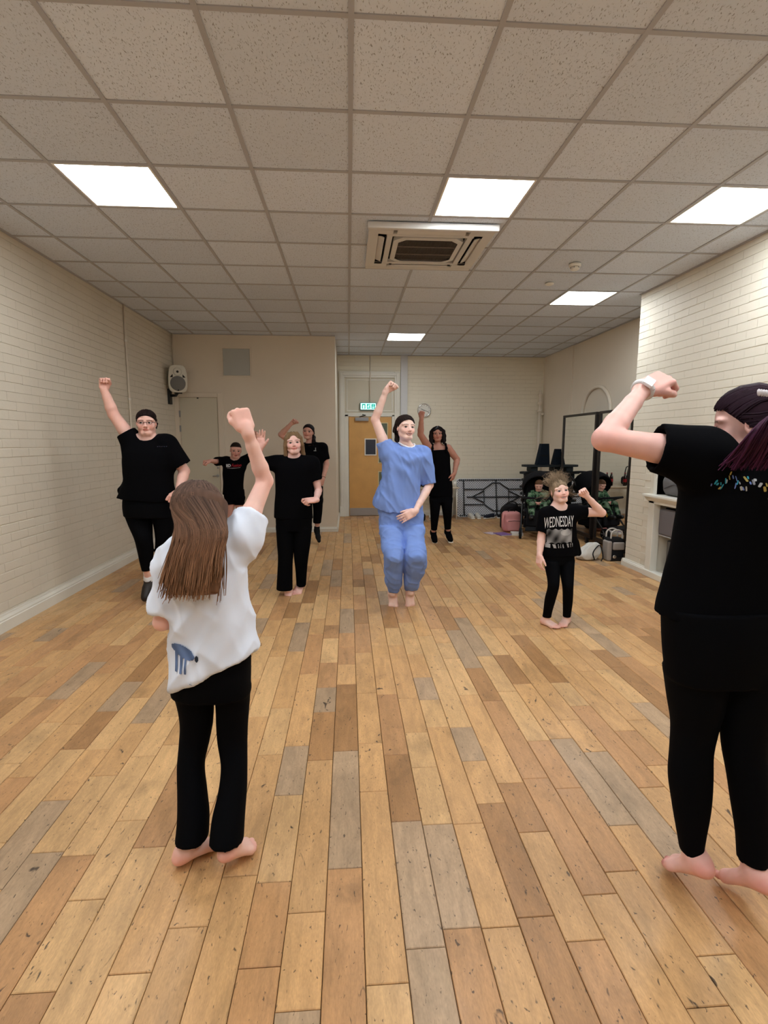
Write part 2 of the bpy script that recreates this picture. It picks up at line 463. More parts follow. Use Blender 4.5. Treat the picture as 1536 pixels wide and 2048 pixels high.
# right side: far wall, and the chimney breast that stands forward of it
wall_right = struct('wall_right', MB().box((XF, 5.4, 0), (XF + .3, YB, H + .03)).box((XF - .02, 9.05, 0), (XF + .05, YB, H + .03)), M['cream'])
OY0, OY1, OZ0, OZ1, MZ = 3.75, 5.43, .06, .86, .90     # alcove opening of the breast, its mantel, and the recess above
RZ1 = 1.45
b = MB()
b.box((XR + .004, Y0, 0), (XF + .3, OY0, H + .03)); b.box((XR + .004, OY1, 0), (XF + .3, 5.98, H + .03))
b.box((XR + .004, OY0, RZ1), (XF + .3, OY1, H + .03)); b.box((XR + .45, OY0, 0), (XF + .3, OY1, RZ1)); b.box((XR + .004, OY0, 0), (XR + .45, OY1, OZ0))
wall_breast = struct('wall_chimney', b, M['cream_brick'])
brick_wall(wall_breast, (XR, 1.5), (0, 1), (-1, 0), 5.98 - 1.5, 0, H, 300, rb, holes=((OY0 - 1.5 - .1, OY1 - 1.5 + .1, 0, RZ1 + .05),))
# ================================================================ FITTINGS OF THE ROOM
def skirting(name, p0, p1, n, h=.13, d=.022):
    """moulded skirting board from p0 to p1 (2-D), standing out along n"""
    p0, p1, n = [np.array(q, float) for q in (p0, p1, n)]
    u = p1 - p0; L = np.linalg.norm(u); u /= L
    prof = [(0, 0), (d, 0), (d, h * .62), (d * .8, h * .66), (d * .8, h * .74), (d * .45, h * .9), (d * .4, h), (0, h)]
    return MB().prism([(a, b) for a, b in prof], (p0[0], p0[1], 0), (n[0], n[1], 0), (0, 0, 1), (u[0], u[1], 0), L).obj(name, M['white_paint'], None, kind='structure')
skirting('baseboard_left', (XL, Y0), (XL, YP), (1, 0), .135, .03)
skirting('baseboard_middle', (XL + .8, YP), (-.2, YP), (0, -1), .08)
skirting('baseboard_partition', (-.2, YP - .02), (-.2, YB), (1, 0), .08)
skirting('baseboard_back', (1.17, YB), (XF, YB), (0, -1), .1)
skirting('baseboard_right', (XF, 5.98), (XF, YB), (-1, 0), .1)
skirting('baseboard_chimney', (XR, OY1 + .03), (XR, 5.98), (-1, 0), .085, .03)
skirting('baseboard_chimney_end', (XR - .03, 5.98), (XF, 5.98), (0, 1), .085, .03)

# cream flush door in the middle wall
d1 = struct('door_1', MB().box((-2.64, YP - .012, .01), (-2.065, YP + .02, 2.16), .004), M['door_cream'])
fr = MB()
for lo, hi in (((-2.72, 0), (-2.652, 2.235)), ((-2.053, 0), (-1.965, 2.235)), ((-2.652, 2.168), (-2.053, 2.235))):
    fr.box((lo[0], YP - .03, lo[1]), (hi[0], YP + .001, hi[1]), .006)
fr.obj('door_frame', M['cream'], d1)
MB().tube([(-2.10, YP - .012, .93), (-2.10, YP - .05, .93), (-2.17, YP - .055, .93)], .009, 8).lathe((-2.10, YP - .012, .93), [(.024, 0), (.024, -.008)], (0, 1, 0)).obj('door_handle', M['steel'], d1)
MB().lathe((-2.09, YP - .01, 1.06), [(.018, 0), (.016, -.012), (.006, -.014)], (0, 1, 0), 12).obj('lock', M['grey_metal'], d1)
for z in (.3, 1.68, 1.91): MB().box((-2.655, YP - .036, z - .05), (-2.635, YP - .01, z + .05), .002).obj('hinge', M['grey_metal'], d1)
MB().box((-2.37, YP - .03, 2.145), (-2.345, YP - .012, 2.163), .002).obj('catch', M['black'], d1)

# access hatch
h_ = thing('wall_hatch', 'square grey access hatch high on the cream wall above the boy', 'hatch', (-1.74, YP, 2.71))
wp(MB().box((-1.945, YP - .008, 2.51), (-1.535, YP + .002, 2.915), .002).obj('panel', M['hatch'], h_))
f = MB()
for lo, hi in (((-1.972, 2.485), (-1.95, 2.94)), ((-1.53, 2.485), (-1.508, 2.94)), ((-1.95, 2.485), (-1.53, 2.505)), ((-1.95, 2.92), (-1.53, 2.94))):
    f.box((lo[0], YP - .014, lo[1]), (hi[0], YP + .002, hi[1]))
wp(f.obj('frame', M['cream'], h_))

# loudspeaker on its corner bracket
def loudspeaker():
    c = np.array([-2.56, 8.26, 2.42])
    ang = math.radians(18)          # turned towards the room
    fw = np.array([math.sin(ang), -math.cos(ang), -.16]); fw /= np.linalg.norm(fw)
    rt = np.cross(fw, (0, 0, 1)); rt /= np.linalg.norm(rt); up = np.cross(rt, fw)
    t = thing('loudspeaker', 'pale grey loudspeaker on a black bracket in the upper left corner', 'speaker', tuple(c))
    shell = mat('speaker_shell', (214, 212, 200), .45, .4)
    hw, hh, hd = .135, .20, .12
    def q(a, b_, d): return c + rt * a + up * b_ + fw * d
    # body: rounded front outline, tapering back
    n = 40; V = []; F = []
    rings = [(.88, -hd * 1.5), (.97, -.02), (1.0, hd * .75), (.985, hd * .95), (.94, hd)]
    for s, d in rings:
        for k in range(n):
            th = 2 * math.pi * k / n; ca, sa = math.cos(th), math.sin(th)
            e = 2 / 4.2
            a = hw * s * math.copysign(abs(ca) ** e, ca); b_ = hh * s * math.copysign(abs(sa) ** e, sa)
            a *= 1 - .12 * max(0, b_ / hh)
            V.append(q(a, b_, d))
    for i in range(len(rings) - 1):
        for k in range(n): F.append((i * n + k, i * n + (k + 1) % n, (i + 1) * n + (k + 1) % n, (i + 1) * n + k))
    F.append(tuple(range(n - 1, -1, -1))); F.append(tuple((len(rings) - 1) * n + k for k in range(n)))
    o = wp(MB().add(V, F).obj('cabinet', shell, t)); smooth_by_angle(o)
    wp(MB().lathe(q(0, -.065, hd - .004), [(.108, 0), (.108, .008), (.1, .012), (.0, .016)], fw, 28, False).obj('woofer_grille', mat('speaker_grille', (118, 118, 116), .6, .3), t, True))
    wp(MB().lathe(q(0, .105, hd + .001), [(.062, -.002), (.06, .004), (.03, -.012), (.012, -.02)], fw, 24, True).obj('tweeter_horn', mat('speaker_horn', (196, 194, 182), .5, .3), t, True))
    wp(MB().lathe(q(0, .105, hd + .003), [(.018, 0), (.012, .004)], fw, 12).obj('tweeter', M['black'], t))
    for s in (-1, 1):
        wp(MB().prism([(0, 0), (.042, 0), (0, .048)] if s > 0 else [(0, 0), (0, .048), (-.042, 0)], q(s * .068, .022, hd - .001), rt, up, fw, .004).obj('bass_port', M['black'], t))
    wp(MB().box(tuple(q(0, -.165, hd) - .01), tuple(q(0, -.165, hd) + .012)).obj('badge', M['black'], t))
    br = MB().box((XL - .002, 8.25, 2.04), (XL + .035, 8.36, 2.27), .004)
    br.tube([(XL + .02, 8.3, 2.17), (-2.6, 8.27, 2.17), tuple(q(0, -.2, -.03))], .022, 8)
    br.obox(q(-.0, -.205, -.03), (rt, up, fw), (.055, .018, .06), .004)
    wp(br.obj('bracket', M['black'], t))
loudspeaker()

# conduits
c_ = thing('conduit_pipe', 'thin cream conduit pipe running down the left brick wall', 'pipe', (XL, 6.8, 0))
wp(MB().tube([(XL + .016, 6.8, H), (XL + .016, 6.8, .14)], .011, 8).obj('pipe', M['cream'], c_, True))
for z in (.6, 1.3, 2.0, 2.7): wp(MB().lathe((XL + .016, 6.8, z), [(.014, -.012), (.015, 0), (.014, .012)], (0, 0, 1), 10).obj('clip', M['white_plastic'], c_))
c_ = thing('conduit_pipe', 'cream conduit pipe in the corner above the loudspeaker', 'pipe', (XL, 8.5, 0))
wp(MB().tube([(XL + .03, YP - .03, H), (XL + .03, YP - .03, 2.24)], .012, 8).obj('pipe', M['cream'], c_, True))

# ---- exit door in the back wall
A = M['white_paint']
d2 = struct('door_2', MB().box((.012, YB - .03, .012), (.848, YB + .01, 1.955), .003), mat('door_veneer', (206, 158, 94), .4, .4, var=(5, .08)))
fr = MB()
for lo, hi in (((-.17, 0), (-.065, 2.82)), ((.905, 0), (1.012, 2.82)), ((-.065, 2.70), (.905, 2.82))):
    fr.box((lo[0], YB - .055, lo[1]), (hi[0], YB + .002, hi[1]), .006)
for lo, hi in (((-.15, .18), (-.10, 2.79)), ((.94, .18), (.99, 2.79)), ((-.10, 2.74), (.94, 2.79))):
    fr.box((lo[0], YB - .068, lo[1]), (hi[0], YB - .05, hi[1]), .006)
for lo, hi in (((-.065, 0), (.004, 2.0)), ((.856, 0), (.905, 2.0)), ((-.065, 1.963), (.905, 2.03))):
    fr.box((lo[0], YB - .036, lo[1]), (hi[0], YB + .002, hi[1]), .004)
fr.box((-.18, YB - .075, 0), (-.06, YB + .002, .2), .006).box((.9, YB - .075, 0), (1.018, YB + .002, .2), .006)
fr.obj('door_frame', A, d2)
MB().box((-.065, YB - .02, 2.03), (.905, YB + .002, 2.70)).obj('transom_panel', M['door_cream'], d2)
f = MB()
for lo, hi in (((-.03, 2.06), (-.01, 2.67)), ((.85, 2.06), (.87, 2.67)), ((-.01, 2.06), (.85, 2.08)), ((-.01, 2.65), (.85, 2.67))): f.box((lo[0], YB - .03, lo[1]), (hi[0], YB - .018, hi[1]), .003)
f.obj('transom_bead', A, d2)
MB().box((.02, YB - .034, .015), (.84, YB - .028, .165), .001).obj('kick_plate', M['steel'], d2)
for z0, z1, x0, x1 in ((1.07, 1.83, .60, .76), (.16 + .1, .88, .60, .76)):
    v = MB().box((x0, YB - .036, z0), (x1, YB - .029, z1)).obj('vision_panel', M['green_glass'], d2)
    f = MB()
    for lo, hi in (((x0 - .018, z0 - .018), (x0, z1 + .018)), ((x1, z0 - .018), (x1 + .018, z1 + .018)), ((x0, z0 - .018), (x1, z0)), ((x0, z1), (x1, z1 + .018))): f.box((lo[0], YB - .042, lo[1]), (hi[0], YB - .028, hi[1]), .002)
    f.obj('glazing_bead', mat('glazing_bead', (206, 192, 150), .5, .3), v)
cl = MB().box((.135, YB - .085, 1.875), (.395, YB - .03, 1.945), .006).obj('door_closer', M['grey_metal'], d2)
MB().tube([(.22, YB - .07, 1.955), (.34, YB - .10, 1.985), (.28, YB - .06, 2.0)], .010, 6).obj('closer_arm', M['black'], cl)
MB().tube([(.79, YB - .03, 1.0), (.79, YB - .08, 1.0), (.79, YB - .08, 1.3), (.79, YB - .03, 1.3)], .01, 8).obj('pull_handle', M['steel'], d2)
n_ = thing('notice_board', 'dark grey notice in a white frame on the wooden exit door', 'notice', (.435, YB - .03, 1.37))
wp(MB().box((.335, YB - .04, 1.225), (.535, YB - .031, 1.52)).obj('sheet', M['dark_glass'], n_))
f = MB()
for lo, hi in (((.317, 1.207), (.337, 1.538)), ((.533, 1.207), (.553, 1.538)), ((.337, 1.207), (.533, 1.227)), ((.337, 1.518), (.533, 1.538))): f.box((lo[0], YB - .046, lo[1]), (hi[0], YB - .031, hi[1]), .002)
wp(f.obj('frame', M['white_plastic'], n_))

# exit sign: lit white-cyan box with green pictogram tiles
e_ = thing('exit_sign', 'lit green and white running man exit sign above the wooden door', 'sign', (.39, YB - .05, 2.15))
wp(MB().box((.232, YB - .085, 2.082), (.548, YB - .02, 2.225), .012).obj('housing', mat('sign_housing', (70, 130, 140), .4, .4), e_))
wp(MB().box((.244, YB - .091, 2.094), (.536, YB - .084, 2.213), .003).obj('lit_face', mat('sign_face', (235, 255, 250), .5, .2, emit=((.50, 1.0, .95), 1.25)), e_))
gsign = mat('sign_green', (0, 140, 120), .5, .2, emit=((.0, .34, .27), 1.0))
wsign = mat('sign_white', (240, 255, 250), .5, .2, emit=((.6, 1.0, .95), 1.1))
for x0, x1 in ((.268, .336), (.362, .430), (.452, .520)):
    wp(MB().box((x0, YB - .094, 2.108), (x1, YB - .0905, 2.2)).obj('pictogram', gsign, e_))
g = MB(); yb = YB - .0945; dv = (0, -1, 0); u_, v_ = (1, 0, 0), (0, 0, 1)
g.prism([(0, 0), (.03, 0), (.03, .06), (0, .06)], (.287, yb, 2.116), u_, v_, dv, .0015)                              # doorway
g.lathe((.404, yb, 2.183), [(.008, 0), (.008, .0015)], dv, 10)                                                         # head
for pts in ([(.398, 2.172), (.392, 2.148)], [(.396, 2.168), (.412, 2.160), (.42, 2.166)], [(.396, 2.166), (.382, 2.162), (.376, 2.15)], [(.392, 2.148), (.405, 2.136), (.402, 2.118)], [(.392, 2.148), (.382, 2.134), (.37, 2.132)]):
    g.tube([(a, yb - .001, b_) for a, b_ in pts], .0045, 6)
g.tube([(.486, yb - .001, 2.19), (.486, yb - .001, 2.125)], .004, 6); g.tube([(.466, yb - .001, 2.143), (.486, yb - .001, 2.12), (.506, yb - .001, 2.143)], .004, 6)
wp(g.obj('figure_and_arrow', wsign, e_, kind='stuff'))
c_ = thing('conduit_pipe', 'thin grey conduit dropping from the ceiling to the exit sign', 'pipe', (.43, YB, 2.2))
wp(MB().tube([(.43, YB - .012, H), (.43, YB - .012, 2.83), (.43, YB - .075, 2.80), (.43, YB - .06, 2.22)], .011, 8).obj('pipe', M['cream'], c_, True))
t_ = thing('cable_trunking', 'wide white cable trunking beside the exit door frame', 'trunking', (1.09, YB, 0))
wp(MB().box((1.025, YB - .05, 0), (1.158, YB + .0, H), .004).obj('cover', mat('trunking', (206, 208, 210), .4, .4), t_))

# wall clock
k_ = thing('wall_clock', 'round white wall clock behind the raised hand of the woman in the vest', 'clock', (1.49, YB - .03, 2.085))
wp(MB().lathe((1.49, YB, 2.085), [(.135, .0), (.135, -.03), (.128, -.04), (.118, -.04), (.115, -.028)], (0, 1, 0), 36, True).obj('rim', M['chrome'], k_, True))
wp(MB().lathe((1.49, YB - .028, 2.085), [(.116, 0), (.116, -.003)], (0, 1, 0), 36).obj('dial', M['white_plastic'], k_))
g = MB()
for k in range(12):
    a = k * math.pi / 6; g.tube([(1.49 + .092 * math.sin(a), YB - .033, 2.085 + .092 * math.cos(a)), (1.49 + .108 * math.sin(a), YB - .033, 2.085 + .108 * math.cos(a))], .0035, 6)
wp(g.obj('hour_marks', M['black'], k_, kind='stuff'))
wp(MB().tube([(1.47, YB - .036, 2.095), (1.585, YB - .036, 2.05)], .004, 6).obj('minute_hand', M['black'], k_))
wp(MB().tube([(1.50, YB - .035, 2.08), (1.43, YB - .035, 2.115)], .005, 6).obj('hour_hand', M['black'], k_))

# heating pipe in the far right corner
p_ = thing('heating_pipe', 'cream heating pipe with a valve in the far right corner', 'pipe', (3.79, YB - .09, 0))
px_, py_ = 3.79, YB - .09
wp(MB().tube([(px_, py_, 0), (px_, py_, 2.06)], .034, 12).obj('riser', M['cream'], p_, True))
wp(MB().lathe((px_, py_, 2.06), [(.036, 0), (.048, .01), (.048, .04), (.03, .05), (.03, .14), (.046, .15), (.046, .2), (.03, .21), (.028, .3), (.042, .31), (.042, .35), (.02, .38), (.016, .42)], (0, 0, 1), 14).obj('valve', M['cream'], p_, True))
wp(MB().tube([(px_, py_, 2.02), (px_ + .085, py_, 2.02)], .026, 10).obj('branch', M['cream'], p_, True))

# blind arch moulding on the far right wall
pts = []
for k in range(25):
    a = math.pi * k / 24; pts.append((XF - .02, 8.1 + .47 * math.cos(a), 1.93 + .40 * math.sin(a)))
pts = [(XF - .02, 8.57, 1.2)] + pts + [(XF - .02, 7.63, 1.2)]
MB().tube(pts, .028, 8).obj('trim_1', M['cream'], None, True, kind='structure')
MB().box((XF - .035, 6.78, 0), (XF + .01, 7.0, 2.05), .006).obj('trim_2', mat('casing_white', (214, 220, 224), .4, .4), None, kind='structure')

# ---- ceiling cassette air conditioner
def cassette():
    cx, cy, hs = .665, 4.685, .495
    t = thing('air_conditioner', 'square ceiling cassette air conditioner with a dark louvred grille', 'air conditioner', (cx, cy, H))
    shell = mat('ac_shell', (206, 204, 200), .35, .45)
    z0 = H - .035
    f = MB(); ins = .29
    f.box((cx - hs, cy - hs, z0), (cx + hs, cy - .415, H), .012); f.box((cx - hs, cy + .415, z0), (cx + hs, cy + hs, H), .012)
    f.box((cx - hs, cy - .42, z0 + .001), (cx - .415, cy + .42, H), .004); f.box((cx + .415, cy - .42, z0 + .001), (cx + hs, cy + .42, H), .004)
    for s in (-1, 1):
        f.box((cx - .42, cy + min(s * .345, s * .30), z0 + .001), (cx + .42, cy + max(s * .345, s * .30), H), .003)
        f.box((cx + min(s * .345, s * .30), cy - .30, z0 + .001), (cx + max(s * .345, s * .30), cy + .30, H), .003)
        for s2 in (-1, 1):
            f.box((cx + min(s * .42, s * .30), cy + min(s2 * .42, s2 * .345), z0 + .001), (cx + max(s * .42, s * .30), cy + max(s2 * .42, s2 * .345), H), .003)
            f.box((cx + min(s * .42, s * .345), cy + min(s2 * .345, s2 * .30), z0 + .001), (cx + max(s * .42, s * .345), cy + max(s2 * .345, s2 * .30), H), .003)
    f.box((cx - hs - .012, cy - hs - .012, H - .052), (cx + hs + .012, cy - hs + .03, H - .001), .014)
    wp(f.obj('fascia', shell, t))
    wp(MB().box((cx - .42, cy - .42, H - .004), (cx + .42, cy + .42, H + .002)).obj('cavity', M['black_matt'], t))
    for s, ax in ((-1, 'y'), (1, 'y'), (-1, 'x'), (1, 'x')):
        c = np.array([cx, cy, z0 + .010]); w = np.array([0, 1.0, 0]) if ax == 'y' else np.array([1.0, 0, 0]); l = np.array([1.0, 0, 0]) if ax == 'y' else np.array([0, 1.0, 0])
        tilt = math.radians(24) * s
        n2 = np.cross(l, w); w2 = w * math.cos(tilt) + n2 * math.sin(tilt) * (1 if ax == 'y' else -1)
        wp(MB().obox(c + w * s * .388, (l, w2, np.cross(l, w2)), (.27, .026, .005), .003).obj('flap', shell, t))
    ch = .07; a = .285
    poly = [(-a + ch, -a), (a - ch, -a), (a, -a + ch), (a, a - ch), (a - ch, a), (-a + ch, a), (-a, a - ch), (-a, -a + ch)]
    inn = [(x * .86, y * .86) for x, y in poly]
    V = [(cx + x, cy + y, z0) for x, y in poly] + [(cx + x, cy + y, z0 - .004) for x, y in inn] + [(cx + x, cy + y, H - .006) for x, y in poly]
    F = [(i, (i + 1) % 8, 8 + (i + 1) % 8, 8 + i) for i in range(8)] + [((i + 1) % 8, i, 16 + i, 16 + (i + 1) % 8) for i in range(8)]
    wp(MB().add(V, F).obj('grille_frame', shell, t))
    gr = wp(MB().box((cx - .245, cy - .245, H - .02), (cx + .245, cy + .245, H - .016)).obj('filter', mat('ac_filter', (40, 34, 30), .8, .2), t))
    sl = MB()
    for k in range(44):
        x = cx - .24 + .48 * k / 43; lim = .24 - max(0, abs(x - cx) - .18)
        sl.box((x - .0022, cy - lim, z0 + .002), (x + .0022, cy + lim, z0 + .014))
    wp(sl.obj('louvres', mat('ac_louvre', (92, 82, 74), .5, .3), t, kind='stuff'))
    for y in (-.085, .085): wp(MB().box((cx - .24, cy + y - .005, z0 - .001), (cx + .24, cy + y + .005, z0 + .006)).obj('cross_rail', mat('ac_rail', (120, 108, 98), .5, .3), t))
    for s in (-1, 1): wp(MB().box((cx + s * .27 - .012, cy + .33, z0 - .006), (cx + s * .27 + .012, cy + .35, z0 + .004), .003).obj('latch', M['black'], t))
cassette()
s_ = thing('smoke_detector', 'white smoke detector on the ceiling near the pillar', 'detector', (2.13, 5.02, H))
wp(MB().lathe((2.13, 5.02, H), [(.055, 0), (.055, -.02), (.046, -.026)], (0, 0, 1), 24).obj('base', M['white_plastic'], s_, True))
wp(MB().lathe((2.13, 5.02, H - .026), [(.04, 0), (.044, -.018), (.03, -.03), (.012, -.032)], (0, 0, 1), 20).obj('head', M['white_plastic'], s_, True))
for k in range(6):
    a = k * math.pi / 3; wp(MB().box((2.13 + .038 * math.cos(a) - .006, 5.02 + .038 * math.sin(a) - .006, H - .044), (2.13 + .038 * math.cos(a) + .006, 5.02 + .038 * math.sin(a) + .006, H - .03), .002).obj('vent_slot', M['grey_metal'], s_))
s_ = thing('motion_sensor', 'small white disc sensor on the ceiling beyond the smoke detector', 'sensor', (2.12, 5.62, H))
wp(MB().lathe((2.12, 5.62, H), [(.045, 0), (.045, -.012), (.03, -.02), (.01, -.022)], (0, 0, 1), 20).obj('housing', M['white_plastic'], s_, True))

# ---- alcove of the chimney breast: surround, mantel, grey padded panels
f = MB()
f.box((XR - .03, OY1 - .02, .03), (XR + .05, OY1 + .085, MZ - .05), .006)
f.box((XR - .03, OY0 - .085, .03), (XR + .05, OY0 + .02, MZ - .05), .006)
f.box((XR - .03, OY0 - .085, MZ - .09), (XR + .05, OY1 + .085, MZ - .03), .006)
f.box((XR - .05, OY0 - .09, 0), (XR + .05, OY1 + .09, .07), .008)
f.box((XR - .012, OY1 + .0, MZ), (XR + .3, OY1 + .045, RZ1 + .05), .006).box((XR - .012, OY0 - .045, RZ1), (XR + .3, OY1 + .045, RZ1 + .05), .006)
f.obj('trim_3', M['white_paint'], None, kind='structure')
mt = thing('mantel_shelf', 'white mantel shelf over the alcove beside the pillar', 'shelf', (XR, 4.6, MZ))
wp(MB().box((XR - .085, OY0 - .14, MZ - .018), (XR + .44, OY1 + .135, MZ + .012), .008).obj('shelf_board', M['white_paint'], mt))
wp(MB().prism([(0, 0), (-.06, 0), (-.05, -.02), (-.025, -.04), (0, -.06)], (XR - .012, OY0 - .11, MZ - .018), (1, 0, 0), (0, 0, 1), (0, 1, 0), OY1 - OY0 + .21).obj('moulding', M['white_paint'], mt))
pad = mat('grey_pad', (118, 116, 122), .8, .2, bump=(300, .2, .001))
for i, (y0, y1) in enumerate(((4.93, 5.41), (4.43, 4.91), (3.93, 4.41))):
    lab = ['upper grey padded panel nearest the pillar edge in the alcove', 'second upper grey padded panel in the alcove behind the woman', 'third upper grey padded panel deepest along the alcove'][i]
    t = thing('padded_panel', lab, 'panel', (XR + .06, (y0 + y1) / 2, .47), 0, 'grey padded panels in the alcove')
    wp(MB().box((XR + .03, y0, .475), (XR + .10, y1, .765), .03).obj('cushion', pad, t, True))
    wp(MB().box((XR + .10, y0 + .01, .475), (XR + .13, y1 - .01, .77), .004).obj('backing', M['black_matt'], t))
    wp(MB().tube([(XR + .033, y0 + .02, .475), (XR + .033, y1 - .02, .475)], .006, 6).obj('piping', mat('grey_piping', (176, 174, 172), .7, .2), t))
    lab = ['lower grey padded panel nearest the pillar edge in the alcove', 'second lower grey padded panel in the alcove behind the woman', 'third lower grey padded panel deepest along the alcove'][i]
    t = thing('padded_panel', lab, 'panel', (XR + .12, (y0 + y1) / 2, OZ0), 0, 'grey padded panels in the alcove')
    wp(MB().box((XR + .08, y0 - .02, OZ0 + .002), (XR + .14, y1 - .1, .432), .02).obj('cushion', mat('grey_pad_dark', (96, 94, 92), .8, .2, bump=(300, .2, .001)) if i == 0 else pad, t, True))
    wp(MB().box((XR + .14, y0 - .01, OZ0 + .004), (XR + .17, y1 - .11, .43), .004).obj('backing', M['black_matt'], t))
# ================================================================ IMPLICIT-SURFACE MODELLER (smooth bodies and cloth)
def V3(*a): return np.array(a, float)
def nrm(v): v = np.asarray(v, float); return v / (np.linalg.norm(v) + 1e-12)
def lerp(a, b, t): return np.asarray(a, float) * (1 - t) + np.asarray(b, float) * t
def hash3(i, j, k):
    h = (i * 374761393 + j * 668265263 + k * 2147483647 * 7 + 1013904223) & 0xffffffff
    h = ((h ^ (h >> 13)) * 1274126177) & 0xffffffff
    return ((h ^ (h >> 16)) & 0xffff) / 65535.0
def vnoise(P):
    P = np.asarray(P, float); I = np.floor(P).astype(np.int64); f = P - I; f = f * f * (3 - 2 * f)
    r = 0
    for a in (0, 1):
        for b in (0, 1):
            for c in (0, 1):
                w = (f[:, 0] if a else 1 - f[:, 0]) * (f[:, 1] if b else 1 - f[:, 1]) * (f[:, 2] if c else 1 - f[:, 2])
                r = r + w * hash3(I[:, 0] + a, I[:, 1] + b, I[:, 2] + c)
    return r * 2 - 1

class Prim:
    k = .01; op = 'u'; clip = ()
def _mk(k, op, clip):
    p = Prim(); p.k = k; p.op = op; p.clip = clip; return p
def cone(a, b, ra, rb, k=.02, op='u', clip=()):
    """round cone between two points"""
    p = _mk(k, op, clip); a = np.array(a, float); b = np.array(b, float)
    r = max(ra, rb); p.lo = np.minimum(a, b) - r; p.hi = np.maximum(a, b) + r
    ba = b - a; L2 = ba @ ba + 1e-12
    def f(P):
        pa = P - a; h = np.clip(pa @ ba / L2, 0, 1)
        d = pa - h[:, None] * ba
        return np.sqrt(np.einsum('ij,ij->i', d, d)) - (ra + (rb - ra) * h)
    p.f = f; return p
def chain(pts, rs, k=.02, op='u', clip=(), kin=None):
    return [cone(pts[i], pts[i + 1], rs[i], rs[i + 1], k if i == 0 or kin is None else kin, op, clip) for i in range(len(pts) - 1)]
def ell(c, ax, r, k=.02, op='u', clip=()):
    """ellipsoid, ax = 3 row axes"""
    p = _mk(k, op, clip); c = np.array(c, float); A = np.array(ax, float); r = np.array(r, float)
    e = np.sqrt(((A * r[:, None]) ** 2).sum(0)); p.lo = c - e; p.hi = c + e
    def f(P):
        q = (P - c) @ A.T
        k0 = np.sqrt(((q / r) ** 2).sum(1)) + 1e-9; k1 = np.sqrt(((q / (r * r)) ** 2).sum(1)) + 1e-9
        return k0 * (k0 - 1) / k1
    p.f = f; return p
def rbox(c, ax, h, rr, k=.01, op='u', clip=()):
    p = _mk(k, op, clip); c = np.array(c, float); A = np.array(ax, float); h = np.array(h, float)
    e = (np.abs(A) * h[:, None]).sum(0) + rr; p.lo = c - e; p.hi = c + e
    def f(P):
        q = np.abs((P - c) @ A.T) - (h - rr)
        return np.sqrt((np.maximum(q, 0) ** 2).sum(1)) + np.minimum(q.max(1), 0) - rr
    p.f = f; return p
def loft(secs, k=.03, op='u', clip=(), e=2.4, capr=0.0):
    """elliptical loft: secs = [(centre, half width, half depth)], side axis u fixed; follows the line of the centres"""
    u = secs[0][3]; p = _mk(k, op, clip)
    C = np.array([s[0] for s in secs], float); a = np.array([s[1] for s in secs], float); b = np.array([s[2] for s in secs], float)
    w = nrm(C[-1] - C[0]); s = (C - C[0]) @ w
    ts = np.linspace(s[0], s[-1], 40)
    def cub(y):
        y = np.asarray(y, float); m = np.gradient(y, s)
        i = np.clip(np.searchsorted(s, ts) - 1, 0, len(s) - 2); h = s[i + 1] - s[i]; t = (ts - s[i]) / h
        return ((2 * t ** 3 - 3 * t ** 2 + 1) * y[i] + (t ** 3 - 2 * t ** 2 + t) * h * m[i] + (-2 * t ** 3 + 3 * t ** 2) * y[i + 1] + (t ** 3 - t ** 2) * h * m[i + 1])
    Cx = np.stack([cub(C[:, i]) for i in range(3)], 1); aa = np.maximum(cub(a), .004); bb = np.maximum(cub(b), .004)
    u = nrm(np.asarray(u, float) - w * (np.asarray(u, float) @ w)); v = np.cross(w, u)
    R = max(a.max(), b.max()); p.lo = Cx.min(0) - R; p.hi = Cx.max(0) + R
    c0 = C[0]
    def f(P):
        q = P - c0; t = q @ w
        c = np.stack([np.interp(t, ts, Cx[:, i]) for i in range(3)], 1) - c0
        A = np.interp(t, ts, aa); B = np.interp(t, ts, bb)
        d = q - c; x = np.abs(d @ u) / A; y = np.abs(d @ v) / B
        k0 = (x ** e + y ** e) ** (1 / e) + 1e-9
        g = np.sqrt((x / A) ** 2 + (y / B) ** 2) / np.sqrt(x * x + y * y + 1e-12) + 1e-9
        dr = (k0 - 1) / g
        dz = np.maximum(ts[0] + capr - t, t - (ts[-1] - capr))
        if capr > 0:
            return np.sqrt(np.maximum(dr + capr, 0) ** 2 + np.maximum(dz, 0) ** 2) + np.minimum(np.maximum(dr + capr, dz), 0) - capr
        return np.maximum(dr, dz)
    p.f = f; return p
def flat(ps):
    out = []
    for p in ps:
        if isinstance(p, (list, tuple)): out += flat(p)
        else: out.append(p)
    return out
def axis_coords(lo, hi, h, fine):
    xs = [lo]
    while xs[-1] < hi:
        x = xs[-1]; s = h
        for a, b, hf in fine:
            if a - h <= x <= b: s = min(s, hf)
        xs.append(x + s)
    return np.array(xs)
